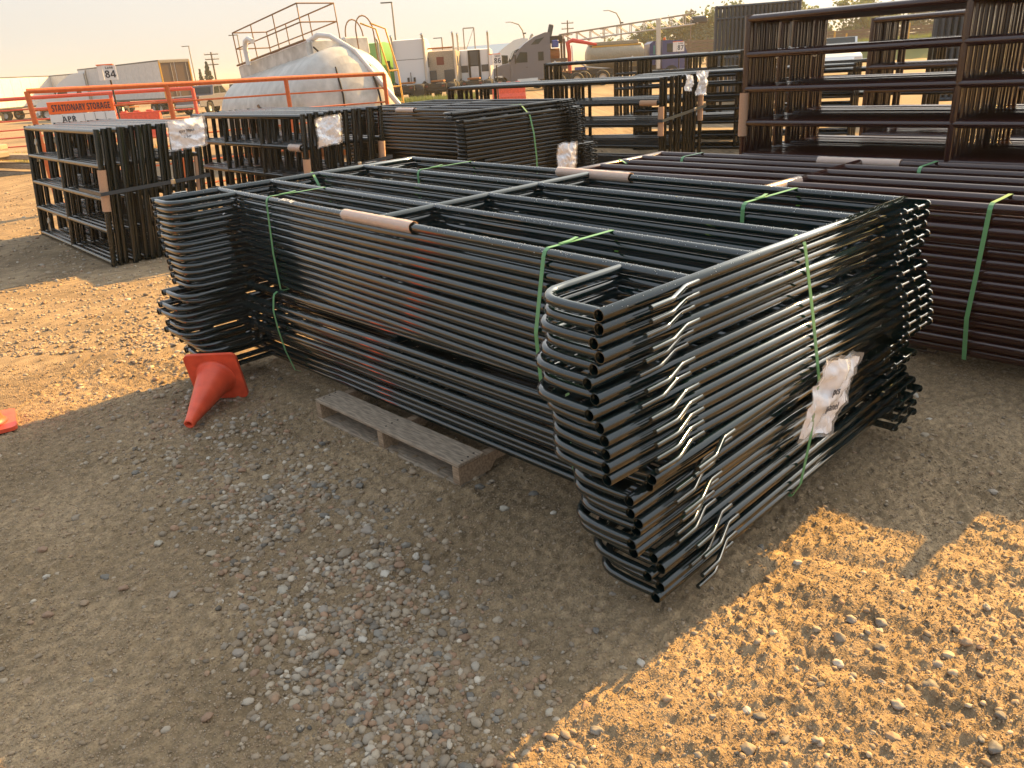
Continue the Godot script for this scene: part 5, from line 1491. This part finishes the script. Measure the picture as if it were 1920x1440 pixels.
func smoke_sky(sd: Vector3) -> PanoramaSkyMaterial:   # thin smoke: cream at the horizon, paler above, a soft glow about the sun
	var n := FastNoiseLite.new()
	n.seed = 71; n.frequency = 1.6; n.fractal_octaves = 4
	var w := 512
	var h := 256
	var im := Image.create(w, h, false, Image.FORMAT_RGBF)
	for j in h:
		var th := PI * (j + 0.5) / h
		var y := cos(th)
		for i in w:
			var az := TAU * (i + 0.5) / w
			var d := Vector3(sin(az) * sin(th), y, -cos(az) * sin(th))
			var c := Vector3(0.30, 0.24, 0.17)
			if y > -0.02:
				var t := pow(clampf(1.0 - y, 0.0, 1.0), 4.0)
				c = Vector3(0.95, 1.02, 1.10).lerp(Vector3(0.90, 0.795, 0.635), clampf(t, 0.0, 1.0))
				c *= 1.0 + 0.05 * n.get_noise_3d(d.x * 1.5, d.y * 6.0, d.z * 1.5)
			var ph := 0.5 + 0.5 * d.dot(sd)
			c *= Vector3(lerpf(0.66, 1.0, ph), lerpf(0.74, 1.0, ph), lerpf(0.84, 1.0, ph)) if y > -0.02 else Vector3.ONE
			var a := rad_to_deg(acos(clampf(d.dot(sd), -1.0, 1.0)))
			if y > -0.02:
				c += Vector3(1.0, 0.92, 0.76) * (14.0 * exp(-a / 9.0) + 1.5 * exp(-a / 22.0))
			c *= 0.3125
			im.set_pixel(i, j, Color(c.x, c.y, c.z))
	var m := PanoramaSkyMaterial.new()
	m.panorama = ImageTexture.create_from_image(im)
	return m
func _ready():
	# camera
	var cam := Camera3D.new()
	cam.name = "camera"
	add_child(cam)
	var p := deg_to_rad(22.55)
	var ro := deg_to_rad(-3.85)
	var right := Vector3(1, 0, 0)
	var up := Vector3(0, cos(p), -sin(p))
	var back := Vector3(0, sin(p), cos(p))
	cam.transform = Transform3D(Basis(right * cos(ro) + up * sin(ro), up * cos(ro) - right * sin(ro), back), Vector3(0, 1.5, 0))
	cam.fov = rad_to_deg(2.0 * atan(720.0 / 1443.0))
	cam.near = 0.05
	cam.far = 3000.0
	cam.current = true
	# sky and exposure
	var we := WorldEnvironment.new()
	we.name = "environment"
	add_child(we)
	var env := Environment.new()
	we.environment = env
	env.background_mode = Environment.BG_SKY
	var sk := Sky.new()
	var el := deg_to_rad(29.3)
	var sd := (DW * cos(el) + Vector3(0, sin(el), 0)).normalized()
	sk.sky_material = smoke_sky(sd)
	env.sky = sk
	env.tonemap_mode = Environment.TONE_MAPPER_LINEAR
	env.tonemap_exposure = 3.2
	env.sdfgi_enabled = true
	env.ssao_enabled = true
	env.ssil_enabled = true
	env.fog_enabled = true
	env.fog_density = 0.0007
	env.fog_light_color = Color(0.98, 0.95, 0.88)
	# sun, low behind the yard, through smoke
	var sun := DirectionalLight3D.new()
	sun.name = "sun"
	add_child(sun)
	sun.look_at_from_position(sd * 30.0, Vector3.ZERO, Vector3.UP)
	sun.light_color = Color(1.0, 0.775, 0.41)
	sun.light_energy = 1.6
	sun.light_angular_distance = 0.55
	sun.shadow_enabled = true
	build_materials()
	var ground := build_ground()
	build_near_stack()
	build_maroon_flat()
	build_bundles()
	build_far()
	build_gravel(ground)
